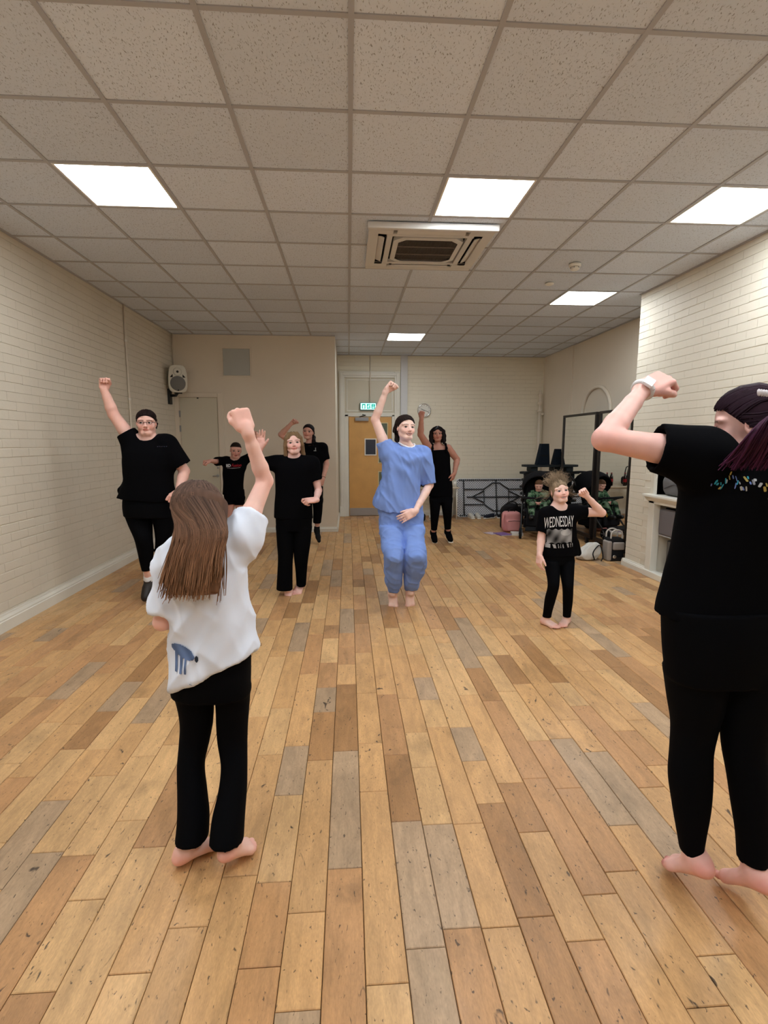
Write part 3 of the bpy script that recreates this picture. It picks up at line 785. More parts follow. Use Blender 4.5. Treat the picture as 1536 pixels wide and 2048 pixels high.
def sdf_eval(prims, X, Y, Z, mg):
    D = np.full((len(X), len(Y), len(Z)), .12, np.float32)
    for p in prims:
        m = p.k + mg
        i0, i1 = np.searchsorted(X, (p.lo[0] - m, p.hi[0] + m)); j0, j1 = np.searchsorted(Y, (p.lo[1] - m, p.hi[1] + m)); k0, k1 = np.searchsorted(Z, (p.lo[2] - m, p.hi[2] + m))
        if i1 <= i0 or j1 <= j0 or k1 <= k0: continue
        gx, gy, gz = np.meshgrid(X[i0:i1], Y[j0:j1], Z[k0:k1], indexing='ij')
        P = np.stack([gx.ravel(), gy.ravel(), gz.ravel()], 1)
        d = p.f(P)
        for (c, n) in p.clip: d = np.maximum(d, (P - c) @ n)
        d = d.reshape(gx.shape).astype(np.float32); o = D[i0:i1, j0:j1, k0:k1]; k = max(p.k, 1e-5)
        if p.op == 'u':
            h = np.maximum(k - np.abs(o - d), 0) / k; D[i0:i1, j0:j1, k0:k1] = np.minimum(o, d) - h * h * k * .25
        else:
            d = -d; h = np.maximum(k - np.abs(o - d), 0) / k; D[i0:i1, j0:j1, k0:k1] = np.maximum(o, d) + h * h * k * .25
    return D
def nets(D, X, Y, Z):
    S = D < 0
    S[0] = S[-1] = False; S[:, 0] = S[:, -1] = False; S[:, :, 0] = S[:, :, -1] = False
    c = [S[a:S.shape[0] - 1 + a, b:S.shape[1] - 1 + b, d:S.shape[2] - 1 + d] for a in (0, 1) for b in (0, 1) for d in (0, 1)]
    anyv = c[0].copy(); allv = c[0].copy()
    for q in c[1:]: anyv |= q; allv &= q
    act = anyv & ~allv
    I, J, K = np.nonzero(act); n = len(I)
    idx = np.full(act.shape, -1, np.int32); idx[I, J, K] = np.arange(n)
    val = np.stack([D[I + a, J + b, K + d] for a in (0, 1) for b in (0, 1) for d in (0, 1)], 1).astype(float)
    acc = np.zeros((n, 3)); cnt = np.zeros(n)
    cor = np.array([(a, b, d) for a in (0, 1) for b in (0, 1) for d in (0, 1)], float)
    for a in range(8):
        for ax in range(3):
            step = (4, 2, 1)[ax]
            if a & step: continue
            b = a | step; va, vb = val[:, a], val[:, b]; cr = (va < 0) != (vb < 0)
            t = np.where(cr, va / np.where(np.abs(va - vb) < 1e-9, 1, va - vb), 0)
            acc += np.where(cr[:, None], cor[a] + (cor[b] - cor[a]) * t[:, None], 0); cnt += cr
    acc /= np.maximum(cnt, 1)[:, None]
    dX, dY, dZ = np.diff(X), np.diff(Y), np.diff(Z)
    P = np.stack([X[I] + acc[:, 0] * dX[I], Y[J] + acc[:, 1] * dY[J], Z[K] + acc[:, 2] * dZ[K]], 1)
    quads = []
    s = S
    e = s[1:, 1:-1, 1:-1] != s[:-1, 1:-1, 1:-1]; a, b, d = np.nonzero(e); b += 1; d += 1
    q = np.stack([idx[a, b - 1, d - 1], idx[a, b, d - 1], idx[a, b, d], idx[a, b - 1, d]], 1); f = s[a, b, d]; q[~f] = q[~f][:, ::-1]; quads.append(q)
    e = s[1:-1, 1:, 1:-1] != s[1:-1, :-1, 1:-1]; a, b, d = np.nonzero(e); a += 1; d += 1
    q = np.stack([idx[a - 1, b, d - 1], idx[a - 1, b, d], idx[a, b, d], idx[a, b, d - 1]], 1); f = s[a, b, d]; q[~f] = q[~f][:, ::-1]; quads.append(q)
    e = s[1:-1, 1:-1, 1:] != s[1:-1, 1:-1, :-1]; a, b, d = np.nonzero(e); a += 1; b += 1
    q = np.stack([idx[a - 1, b - 1, d], idx[a, b - 1, d], idx[a, b, d], idx[a - 1, b, d]], 1); f = s[a, b, d]; q[~f] = q[~f][:, ::-1]; quads.append(q)
    return P, np.concatenate(quads)
def normals(P, Q):
    a = P[Q[:, 2]] - P[Q[:, 0]]; b = P[Q[:, 3]] - P[Q[:, 1]]; fn = np.cross(a, b)
    N = np.zeros_like(P)
    for i in range(4): np.add.at(N, Q[:, i], fn)
    return N / (np.linalg.norm(N, axis=1)[:, None] + 1e-12)
def largest_piece(P, Q):
    lab = np.arange(len(P))
    E = np.concatenate([Q[:, [0, 1]], Q[:, [1, 2]], Q[:, [2, 3]], Q[:, [3, 0]]])
    for _ in range(400):
        m = np.minimum(lab[E[:, 0]], lab[E[:, 1]]); old = lab.copy()
        np.minimum.at(lab, E[:, 0], m); np.minimum.at(lab, E[:, 1], m); lab = lab[lab]
        if (lab == old).all(): break
    v, c = np.unique(lab, return_counts=True)
    if len(v) == 1: return P, Q
    keep = lab == v[np.argmax(c)]; m = np.cumsum(keep) - 1
    Q = Q[keep[Q].all(1)]
    return P[keep], m[Q]
def to_mesh(name, P, Q, m, col=None):
    me = bpy.data.meshes.new(name)
    me.vertices.add(len(P)); me.vertices.foreach_set('co', P.astype(np.float32).ravel())
    n = Q.shape[1]
    me.loops.add(Q.size); me.loops.foreach_set('vertex_index', Q.astype(np.int32).ravel())
    me.polygons.add(len(Q)); me.polygons.foreach_set('loop_start', np.arange(0, Q.size, n, dtype=np.int32))
    me.polygons.foreach_set('use_smooth', np.ones(len(Q), bool))
    me.update(calc_edges=True); me.validate()
    if col is not None:
        me.color_attributes.new('col', 'FLOAT_COLOR', 'POINT').data.foreach_set('color', np.concatenate([col, np.ones((len(P), 1))], 1).astype(np.float32).ravel())
    me.materials.append(m); return me
STATS = []
def solid(name, prims, m, parent, h=.007, fine=(), colf=None, disp=None, one=False, smooth=0, **kw):
    """build a smooth closed surface from primitives; fine=[(lo,hi,h)] boxes of finer sampling"""
    prims = flat(prims)
    lo = np.min([p.lo for p in prims if p.op == 'u'], 0) - .02; hi = np.max([p.hi for p in prims if p.op == 'u'], 0) + .02
    X, Y, Z = [axis_coords(lo[i], hi[i], h, [(f[0][i], f[1][i], f[2]) for f in fine]) for i in range(3)]
    D = sdf_eval(prims, X, Y, Z, 2.5 * h)
    P, Q = nets(D, X, Y, Z)
    if one: P, Q = largest_piece(P, Q)
    for _ in range(smooth):
        S = np.zeros_like(P); c = np.zeros(len(P))
        for i in range(4):
            np.add.at(S, Q[:, i], P[Q[:, (i + 1) % 4]]); np.add.at(c, Q[:, i], 1)
        P = P * .4 + .6 * S / np.maximum(c, 1)[:, None]
    if disp is not None: P = P + normals(P, Q) * disp(P)[:, None]
    col = colf(P) if colf is not None else None
    o = bpy.data.objects.new(name, to_mesh(name, P, Q, m, col)); STATS.append((name, len(P)))
    put(o, parent, **kw)
    return wp(o) if parent is not None else o

# ---------------------------------------------------------------- people
def skin_material(name):
    m = mat(name, (200, 160, 140), .5, .35, bump=(220, .12, .0006), var=(28, .05), attr='col')
    b = m.node_tree.nodes['Principled BSDF']
    b.inputs['Subsurface Weight'].default_value = .12; b.inputs['Subsurface Radius'].default_value = (.012, .005, .003); b.inputs['Subsurface Scale'].default_value = .6
    return m
SKIN = skin_material('skin')
HAIRM = mat('hair', (60, 40, 30), .62, .13, attr='col')
EYEW = mat('eyeball', (225, 220, 215), .15, .5, attr='col')

class Frame:
    """local frame: origin o, right r, forward f, up u; scale s"""
    def __init__(s, o, f, u, sc=1.0):
        s.o = np.array(o, float); s.f = nrm(f); u = np.array(u, float); s.u = nrm(u - s.f * (u @ s.f)); s.r = np.cross(s.f, s.u); s.s = sc
        s.A = np.stack([s.r, s.f, s.u])
    def __call__(s, x, y, z): return s.o + s.s * (s.r * x + s.f * y + s.u * z)
    def loc(s, P): return ((P - s.o) @ s.A.T) / s.s

def facing(yaw, pitch=0.0, roll=0.0):
    """head frame for a face looking towards -Y turned by yaw (deg, + = towards +X), pitch up, roll (+ = top leans to +X)"""
    y, p, r = map(math.radians, (yaw, pitch, roll))
    f = V3(math.sin(y) * math.cos(p), -math.cos(y) * math.cos(p), math.sin(p))
    r0 = nrm(np.cross(f, (0, 0, 1))); u0 = np.cross(r0, f)
    return f, u0 * math.cos(r) + V3(1, 0, 0) * math.sin(r)

def head_prims(F, o):
    """F: head frame scaled by head height; o: options smile, mouth(open), wide, child"""
    s = F.s; g = lambda *a: F(*a); w = o.get('wide', 1.0); ch = o.get('child', 0.0); A = F.A
    def E(c, r, k=.05, op='u'): return ell(g(*c), A, np.array(r) * s, k * s, op)
    jw = (.225 + .03 * ch) * w
    P = [E((0, -.07, .15), (.335 * (1 + .03 * ch), .415, .345)), E((0, -.0, .02), (.315, .35, .33), .08),
         E((0, .10, -.17), (jw, .25, .29), .10), cone(g(-.10 * w, .215, -.40), g(.10 * w, .215, -.40), .075 * s, .075 * s, .09 * s),
         cone(g(0, .26, -.385), g(0, .255, -.40), .075 * s, .07 * s, .06 * s)]
    for q in (-1, 1):
        P += [cone(g(q * .205 * w, .0, -.26), g(q * .10 * w, .19, -.395), .08 * s, .072 * s, .08 * s),
              E((q * .17 * w, .205, -.12), (.115, .11, .12), .09), E((q * .16, .27 - .02 * ch, .10), (.13, .07 - .015 * ch, .05), .06)]
    if o.get('double'): P.append(E((0, .08, -.42), (.17, .15, .09), .1))
    # eye sockets
    for q in (-1, 1): P.append(ell(g(q * .148, .395, .005), A, np.array((.098, .07, .062)) * s, .05 * s, 's'))
    # nose
    nl = 1 - .45 * ch
    P += [cone(g(0, .335, .03), g(0, .335 + .075 * nl, -.135), .030 * s, .042 * s, .035 * s), E((0, .335 + .085 * nl, -.14), (.045, .042, .036), .03)]
    for q in (-1, 1):
        P.append(E((q * .047, .36 + .02 * nl, -.152), (.030, .038, .028), .02))
        P.append(E((q * .024, .385 + .035 * nl, -.178), (.012, .018, .012), .012, 's'))
    # lids
    for q in (-1, 1):
        P.append(ell(g(q * .148, .262, .0), A, np.array((.088, .088, .088)) * s, .012 * s))
        P.append(ell(g(q * .148, .36, -.004), A, np.array((.066, .075, .030 * o.get('eyes', 1.0))) * s, .008 * s, 's'))
    # mouth
    sm = o.get('smile', 0.0); mo = o.get('mouth', 0.0); mz = -.255; mw = .100 + .045 * sm
    up = [g(-mw, .314, mz + .030 * sm), g(-.05, .345, mz + .012 + .004 * sm), g(0, .356, mz + .008), g(.05, .345, mz + .012 + .004 * sm), g(mw, .314, mz + .030 * sm)]
    dn = [g(-mw, .314, mz + .030 * sm), g(-.05, .337, mz - .030 - mo), g(0, .345, mz - .038 - mo), g(.05, .337, mz - .030 - mo), g(mw, .314, mz + .030 * sm)]
    P += chain(up, [.010 * s, .016 * s, .016 * s, .016 * s, .010 * s], .018 * s) + chain(dn, [.010 * s, .017 * s, .020 * s, .017 * s, .010 * s], .018 * s)
    P.append(ell(g(0, .37, mz - .012 - mo * .5), A, np.array((mw * .85, .05 + mo * .5, .006 + mo * .55)) * s, .008 * s, 's'))
    if sm > .2:
        for q in (-1, 1): P.append(E((q * .15 * w, .255, -.165), (.075, .07, .06), .06))
    # ears
    for q in (-1, 1):
        ea = np.stack([nrm(F.r * q * .9 - F.f * .42), nrm(F.f * .9 + F.r * q * .42), F.u])
        P.append(ell(g(q * .335 * (1 + .02 * ch), -.035, -.01), ea, np.array((.030, .075, .125)) * s, .02 * s))
        P.append(ell(g(q * .372, -.01, .015), ea, np.array((.02, .042, .075)) * s, .012 * s, 's'))
    return P
def head_colour(F, o, P, C, base):
    """paint lips, brows, cheeks, mouth interior in linear colours"""
    q = F.loc(P); near = (np.abs(q) < (.6, .7, .62)).all(1)
    sm = o.get('smile', 0.0); mo = o.get('mouth', 0.0); mz = -.255; mw = .100 + .045 * sm
    x, y, z = q[:, 0], q[:, 1], q[:, 2]
    def mixc(m, c): C[:] = C * (1 - m[:, None]) + np.array(c) * m[:, None]
    fr = near & (y > .12)
    blush = np.exp(-(((np.abs(x) - .17) / .10) ** 2 + ((z + .13) / .09) ** 2)) * fr * .55
    mixc(blush, base * np.array((1.02, .70, .70)))
    nose = np.exp(-((x / .06) ** 2 + ((z + .14) / .06) ** 2)) * fr * .35
    mixc(nose, base * np.array((1.0, .72, .72)))
    sock = np.exp(-(((np.abs(x) - .148) / .085) ** 2 + ((z - .01) / .055) ** 2)) * fr * o.get('socket', .6)
    mixc(sock, base * np.array((.62, .46, .45)))
    cz = mz + .030 * sm * (x / mw) ** 2
    lip = fr & (np.abs(x) < mw * 1.02) & (y > .28)
    w_ = np.sqrt(np.clip(1 - (x / (mw * 1.03)) ** 2, 0, 1))
    up = np.clip(1 - np.maximum(z - (cz + .024 * w_), (cz - (.044 + mo * 1.25) * w_) - z) / .012, 0, 1) * lip
    mixc(up * .85, o.get('lip', base * np.array((.78, .40, .40))))
    ins = lip & (z < cz - .004 + .0 * x) & (z > cz - (.02 + mo * 1.02) * w_) & (np.abs(x) < mw * .85)
    if mo > .012:
        mixc(ins * .8, (.10, .025, .025))
        if o.get('teeth'): mixc((ins & (z > cz - .02 - mo * .9)) * .85, (.50, .45, .40))
    else: mixc((lip & (np.abs(z - cz + .012) < .008) & (np.abs(x) < mw * .95)) * .7, base * np.array((.30, .13, .13)))
    bz = .098 - .5 * (np.abs(x) - .15) ** 2 * 3
    br = np.clip(1 - np.abs(z - bz) / (.018 * o.get('brow_w', 1.0)), 0, 1) * (np.abs(x) > .055) * (np.abs(x) < .245) * fr * (y > .16)
    mixc(np.clip(br * 1.6, 0, 1) * o.get('brow_a', .85), o.get('brow', (.03, .018, .012)))
    lid = np.clip(1 - np.abs(np.sqrt(((np.abs(x) - .148) / .070) ** 2 + ((z + .002) / .036) ** 2) - 1) / .22, 0, 1) * fr * (y > .24)
    mixc(lid * .75 * (z > -.012), (.04, .02, .016))
    nos = np.clip(1 - np.sqrt(((np.abs(x) - .024) / .016) ** 2 + ((z + .178) / .014) ** 2), 0, 1) * fr
    mixc(nos, (.06, .02, .018))
    ear = np.exp(-(((np.abs(x) - .37) / .05) ** 2 + ((y + .03) / .08) ** 2 + (z / .14) ** 2)) * near * .4
    mixc(ear, base * np.array((1.0, .66, .62)))
def eyes(F, body, iris=(.06, .035, .02), gaze=(0, 0)):
    for q in (-1, 1):
        c = F(q * .148, .262, 0); s = F.s * .082
        gz = nrm(F.f + F.r * gaze[0] + F.u * gaze[1])
        n, m_ = 20, 12; V = []; Q = []
        a = nrm(np.cross(gz, F.u)); b = np.cross(a, gz)
        for i in range(m_ + 1):
            th = math.pi * i / m_
            for k in range(n):
                ph = 2 * math.pi * k / n; V.append(c + s * (gz * math.cos(th) + math.sin(th) * (a * math.cos(ph) + b * math.sin(ph))))
        for i in range(m_):
            for k in range(n): Q.append((i * n + k, (i + 1) * n + k, (i + 1) * n + (k + 1) % n, i * n + (k + 1) % n))
        P = np.array(V); al = np.arccos(np.clip(((P - c) / s) @ gz, -1, 1))
        C = np.where(al[:, None] < .27, (.004, .004, .004), np.where(al[:, None] < .60, iris, (.62, .58, .55)))
        o = bpy.data.objects.new('eye', to_mesh('eye', P, np.array(Q), EYEW, C)); put(o, body); wp(o)

def hand_prims(w, d, n, side, L, curl, spread=.10, thumb=(.55, .35), tfold=0.0):
    """hand at wrist w pointing along d, palm facing n, thumb on the side given by side*cross(d,n); L hand length; curl=(mcp,pip,dip) per finger list or one"""
    d = nrm(d); n = np.array(n, float); n = nrm(n - d * (n @ d)); t = np.cross(d, n) * side
    s = L / .185
    P = [cone(w - d * .012 * s, w + d * .02 * s, .026 * s, .025 * s, .015 * s)]
    ax = np.stack([t, d, n])
    P.append(rbox(w + d * .052 * s, ax, np.array((.040, .046, .0135)) * s, .0125 * s, .014 * s))
    P.append(ell(w + d * .04 * s + t * .026 * s + n * .008 * s, ax, np.array((.018, .034, .015)) * s, .014 * s))   # thumb muscle
    bases = [.031, .0105, -.0105, -.030]; lens = [(.040, .025, .021), (.044, .029, .022), (.041, .027, .022), (.032, .020, .019)]; rad = [.0092, .0095, .0090, .0078]
    if not isinstance(curl[0], (list, tuple)): curl = [curl] * 4
    tips = []
    for i in range(4):
        p = w + d * (.094 - .004 * abs(i - 1)) * s + t * bases[i] * s
        dirv = nrm(d + t * spread * (1.5 - i) * .5); ang = 0; r = rad[i] * s
        pts = [p - d * .012 * s]; rs = [r * 1.12]
        pts.append(p); rs.append(r * 1.08)
        for j in range(3):
            ang += math.radians(curl[i][j]); v = dirv * math.cos(ang) + n * math.sin(ang)
            p = p + v * lens[i][j] * s; pts.append(p); rs.append(r * (1.0, .94, .84)[j])
        P += chain(pts, rs, .0035 * s); tips.append(p)
    a, b = thumb; base = w + d * .022 * s + t * .026 * s + n * .006 * s
    v = nrm(d * math.cos(a) + t * math.sin(a) + n * .25); p1 = base + v * .040 * s
    v2 = nrm(d * math.cos(b) + t * math.sin(b) + n * (.3 + tfold) - t * tfold * .8); p2 = p1 + v2 * .032 * s; v3 = nrm(v2 + n * .25 * tfold - t * .35 * tfold); p3 = p2 + v3 * .025 * s
    P += chain([base, p1, p2, p3], [.0145 * s, .0125 * s, .0108 * s, .0092 * s], .008 * s)
    return P
FIST = [(82, 95, 60), (86, 95, 60), (88, 95, 60), (90, 92, 60)]
LOOSE = [(58, 80, 45), (66, 84, 45), (72, 84, 45), (78, 80, 45)]
RELAX = [(18, 28, 18), (24, 32, 20), (30, 34, 22), (36, 34, 22)]
OPEN = [(6, 10, 6), (4, 8, 6), (6, 10, 6), (10, 12, 8)]

def foot_prims(ank, f, u, side, L, nails=None):
    """bare foot: ankle point, toe direction f, up u, side: +1 when the big toe lies on the f x u side"""
    F = Frame(ank, f, u, L / .24); s = F.s; g = F
    x = side
    P = [cone(g(0, 0, .03), g(0, -.01, -.012), .033 * s, .032 * s, .02 * s), cone(g(0, -.035, -.028), g(0, -.04, -.036), .030 * s, .029 * s, .025 * s),
         cone(g(x * .010, -.01, -.020), g(x * .022, .108, -.046), .033 * s, .022 * s, .025 * s),
         cone(g(-x * .006, -.02, -.028), g(-x * .022, .092, -.051), .030 * s, .018 * s, .025 * s),
         cone(g(x * .022, .108, -.048), g(-x * .024, .092, -.051), .020 * s, .017 * s, .02 * s)]
    ank_b = [ell(g(q * .026, -.006, .0), F.A, np.array((.013, .016, .016)) * s, .012 * s) for q in (-1, 1)]
    P += ank_b
    base = [(.026, .122), (.007, .124), (-.007, .118), (-.019, .109), (-.030, .098)]; ln = [.040, .034, .030, .025, .020]; rr = [.0135, .0095, .009, .0085, .0085]
    tips = []
    for i in range(5):
        b = base[i]; a0 = g(x * b[0], b[1] - .022, -.050); m_ = g(x * (b[0] - .001), b[1] + ln[i] * .5, -.050); e = g(x * (b[0] - .002), b[1] + ln[i] - rr[i] * .6, -.068 + rr[i] + .006)
        P += chain([a0, m_, e], [rr[i] * s, rr[i] * s * .92, rr[i] * s * .95], .006 * s); tips.append((e, rr[i] * s))
    P += [_clip_sole(F)]
    return P, F, tips
def _clip_sole(F):
    return rbox(F(0, .04, -.068 - .05), F.A, np.array((.065, .17, .05)) * F.s, .002, .004, 's')

def limb_arm(sh, el, wr, b, k=.026):
    """upper arm and forearm; b = thickness scale"""
    fa = lerp(el, wr, .28)
    return [chain([sh, lerp(sh, el, .45), el], [.052 * b, .047 * b, .0385 * b], k, kin=.008), chain([el, fa, lerp(el, wr, .7), wr], [.0385 * b, .0395 * b, .031 * b, .0245 * b], .012, kin=.008)]
def limb_leg(hp, kn, an, b, back, k=.04, cov=1.0):
    calf = lerp(kn, an, .30) + nrm(back) * .012 * b * cov
    t = b * cov
    return [chain([hp, lerp(hp, kn, .5), kn], [.088 * t, .072 * t, .052 * t], k), chain([kn, calf, lerp(kn, an, .68), an], [.050 * t, .055 * t, .038 * min(b, t * 1.15), .031 * b], k)]

def person(label, J, o):
    """J: joints in world space; o: options. Returns (empty, body, head frame)"""
    base = np.array(s2l(o.get('skin', (226, 178, 158))))
    root = thing('person', label, 'person', tuple(J['foot0']), 0)
    hh = o['hh']; b = o.get('b', 1.0); tb = o.get('tb', b)
    ff, uu = o['head']
    F = Frame(J['head'], ff, uu, hh)
    bf = nrm(o['front']); up = nrm(J['neck'] - J['pelvis']); side = nrm(np.cross(bf, up)); bf = np.cross(up, side)
    A = np.stack([side, bf, up])
    shm = (J['shL'] + J['shR']) / 2; sw = np.linalg.norm(J['shL'] - J['shR']) / 2
    Lt = np.linalg.norm(J['neck'] - J['pelvis'])
    P = head_prims(F, o)
    nk = o.get('neck_r', .041) * (hh / .22)
    nb = J['neck'] + bf * -.005
    P += [cone(F(0, -.10, -.22), nb, nk, nk * 1.08, .04), cone(nb, lerp(nb, J['pelvis'], .08), nk * 1.1, nk * 1.3, .05)]
    for s_ in ('L', 'R'): P.append(cone(lerp(nb, J['sh' + s_], .25), lerp(nb, J['sh' + s_], .93), nk * .95, .046 * b, .05))
    ch = lerp(shm, J['pelvis'], .30); wa = lerp(shm, J['pelvis'], .66)
    cw = o.get('chest', sw * .86)
    tq = o.get('tcov', .74)
    P += [ell(ch, A, (cw * .88, .105 * tb * tq, Lt * .28), .07), ell(wa, A, (cw * .72, .095 * tb * tq, Lt * .26), .07),
          ell(J['pelvis'] + up * .02, A, (o.get('hip', .155 * b) * .72, .115 * tb * tq, .09), .07)]
    hands = []
    for s_, sd in (('L', 1), ('R', -1)):
        P += flat(limb_arm(J['sh' + s_], J['el' + s_], J['wr' + s_], o.get('ab', b)))
        hd = o['hand' + s_]
        hl = o.get('hl', .8 * hh)
        P += flat(hand_prims(J['wr' + s_], hd['d'], hd['n'], hd['s'], hl, hd['c'], hd.get('spread', .1), hd.get('thumb', (.55, .35)), hd.get('tf', 0.0)))
        c = J['wr' + s_] + nrm(hd['d']) * hl * .42; hands.append(c)
    fine = [(c - hh * .42, c + hh * .42, o.get('fh', .0042)) for c in hands if o.get('fh', 1) < .006]
    feet = []
    for s_ in ('L', 'R'):
        P += flat(limb_leg(J['hip' + s_], J['kn' + s_], J['an' + s_], o.get('lb', b), -bf, .04, o.get('cov', .62)))
        ft = o['foot' + s_]
        if ft is not None:
            fp, FF, tips = foot_prims(J['an' + s_], ft['f'], ft['u'], ft['s'], o.get('fl', 1.08 * hh)); P += flat(fp); feet.append((FF, tips, ft))
            c = FF(0, .06, -.03); r = np.abs(FF.A).T @ np.array((.07, .13, .07)) * FF.s
            fine.append((c - r, c + r, o.get('fth', .006)))
    fine.append((F.o - hh * .56, F.o + hh * .56, o.get('hhres', .0039)))
    tipsall = [t for q in feet for t in q[1]]
    def colf(V):
        C = np.tile(base, (len(V), 1))
        if not o.get('noface'): head_colour(F, o, V, C, base)
        else:
            q = F.loc(V); ear = np.exp(-(((np.abs(q[:, 0]) - .37) / .05) ** 2 + ((q[:, 1] + .03) / .08) ** 2 + (q[:, 2] / .14) ** 2)) * .4
            C = C * (1 - ear[:, None]) + base * np.array((1, .66, .62)) * ear[:, None]
        for c, rr in [(h, hh * .36) for h in hands] + [(J['elL'], .06), (J['elR'], .06), (J['knL'], .07), (J['knR'], .07)]:
            m = np.exp(-(((V - c) ** 2).sum(1)) / (rr * rr)) * o.get('flush', .35); C = C * (1 - m[:, None]) + base * np.array((.98, .74, .72)) * m[:, None]
        for FF, tips, ft in feet:
            q = FF.loc(V); m = (np.exp(-((q[:, 1] + .05) / .04) ** 2 - ((q[:, 2] + .04) / .04) ** 2) + np.exp(-((q[:, 1] - .13) / .035) ** 2 - ((q[:, 2] + .055) / .03) ** 2)) * (np.abs(q[:, 0]) < .08) * .55
            m = np.clip(m, 0, .7); C = C * (1 - m[:, None]) + base * np.array((.94, .58, .56)) * m[:, None]
            for e, r2 in tips:
                m = np.exp(-(((V - (e + FF.u * r2 * .8 + FF.f * r2 * .35)) ** 2).sum(1)) / (r2 * .75) ** 2) * .95
                cn = np.array(ft['nail']) if ft.get('nail') is not None else base * np.array((1.05, .9, .88))
                m = np.clip(m * 1.3, 0, 1) * (.9 if ft.get('nail') is not None else .4); C = C * (1 - m[:, None]) + cn * m[:, None]
        return C
    body = solid('body', P, SKIN, root, o.get('h', .009), fine, colf, one=True)
    if not o.get('noface'): eyes(F, body, o.get('iris', (.05, .03, .02)), o.get('gaze', (0, 0)))
    return root, body, F, A

# ---- hair
def hair_cap(F, root, col, t=.03, low=-.05, slope=.9, nape=-.34, extra=(), name='hair', h=.0045, colf=None, part=None, front=.0, temple=0.0, disp=None, one=True, fz=0.0):
    s = F.s; A = F.A
    P = [ell(F(0, -.07, .15), A, np.array((.335 + t, .415 + t, .345 + t)) * s, .03 * s), ell(F(0, -.07, -.02), A, np.array((.315 + t, .37 + t, .36)) * s, .06 * s)]
    P.append(ell(F(0, .52 + front, -.15 + fz), A, np.array((.30 + temple, .36, .46)) * s, .03 * s, 's'))
    n = nrm(F.f * slope - F.u); c = F(0, 0, low)
    P.append(half(c, n, F, .02 * s)); P.append(half(F(0, 0, nape), -F.u, F, .03 * s))
    P += list(extra)
    c0 = np.array(col)
    def cf(V):
        q = F.loc(V); n_ = vnoise(np.stack([q[:, 0] * 22, q[:, 1] * 4, q[:, 2] * 4], 1)); return np.clip(c0 * (1 + .35 * n_[:, None]), 0, 1)
    return solid(name, P, HAIRM, root, h, (), colf or cf, disp, one=one)
def half(c, n, F, k):
    """remove everything on the side n points to"""
    p = Prim(); p.k = k; p.op = 's'; p.clip = (); p.lo = F.o - F.s; p.hi = F.o + F.s
    p.f = lambda P: -((P - c) @ n)
    return p
def strands(name, curves, r, col0, col1, root, seg=5, jitter=.25, rr=None):
    """many tapering locks as one mesh; curves = list of point lists; colour runs from col0 to col1 along the lock"""
    rg = rr or random.Random(9); V = []; Q = []; C = []
    c0, c1 = np.array(col0), np.array(col1)
    for pts in curves:
        pts = np.array(pts, float); n = len(pts); k = 1 + jitter * (rg.random() * 2 - 1); R = r * (.7 + .6 * rg.random())
        T = np.gradient(pts, axis=0); T /= np.linalg.norm(T, axis=1)[:, None] + 1e-9
        a = np.cross(T, np.tile((.31, .2, .93), (n, 1))); a /= np.linalg.norm(a, axis=1)[:, None] + 1e-9; b = np.cross(T, a)
        base = len(V)
        for i in range(n):
            t = i / (n - 1); ra = R * (1 - t * .75) * min(1, .5 + t * 4)
            for j in range(seg):
                th = 2 * math.pi * j / seg; V.append(pts[i] + ra * (math.cos(th) * a[i] + math.sin(th) * b[i])); C.append((c0 * (1 - t) + c1 * t) * k)
        for i in range(n - 1):
            for j in range(seg): Q.append((base + i * seg + j, base + i * seg + (j + 1) % seg, base + (i + 1) * seg + (j + 1) % seg, base + (i + 1) * seg + j))
    o = bpy.data.objects.new(name, to_mesh(name, np.array(V), np.array(Q), HAIRM, np.clip(np.array(C), 0, 1))); put(o, root); o['kind'] = 'stuff'
    return wp(o)
def bez(pts, n=10):
    """smooth curve through control points"""
    p = np.array(pts, float); m = len(p); t = np.linspace(0, m - 1, n); i = np.clip(t.astype(int), 0, m - 2); f = (t - i)[:, None]
    g = np.gradient(p, axis=0) if m > 2 else np.repeat(p[1:] - p[:1], 2, 0)
    return (2 * f ** 3 - 3 * f ** 2 + 1) * p[i] + (f ** 3 - 2 * f ** 2 + f) * g[i] + (-2 * f ** 3 + 3 * f ** 2) * p[i + 1] + (f ** 3 - f ** 2) * g[i + 1]

# ---- cloth
def cloth(name, col, rough=.9, bump=(900, .25, .0006), spec=.12, sheen=.0):
    return mat(name, col, rough, spec, bump=bump, sheen=sheen)
BLK = cloth('black_cotton', (.0022, .0022, .003), .95, spec=.05)
BLK2 = cloth('black_legging', (.0018, .002, .003), .85, spec=.06)
def ridges(dirs, amp, seed=0, sharp=2.0):
    """narrow raised creases running along the given directions"""
    def f(P):
        r = 0
        for i, (ax, fr) in enumerate(dirs):
            ax = nrm(ax); a = P @ ax; q = P - a[:, None] * ax; w = vnoise(P * 4.0 + 9 + seed)[:, None] * .35
            n = 1 - np.abs(vnoise(q * fr + w + a[:, None] * ax * fr * .16 + seed + i * 31.7)); r = r + (n ** sharp - .45) / len(dirs)
        return amp * r
    return f
def hug(F, pts, r, c, n_end=0, zmin=-.2):
    """keep a lock outside the skull ellipsoid"""
    q = F.loc(np.array(pts, float)); c = np.array(c); r = np.array(r); m = len(q) - n_end
    for i in range(m):
        if q[i, 2] < zmin: continue
        k = math.sqrt((((q[i] - c) / r) ** 2).sum())
        if k < 1.0: q[i] = c + (q[i] - c) / max(k, .2)
    return [F(*p) for p in q]
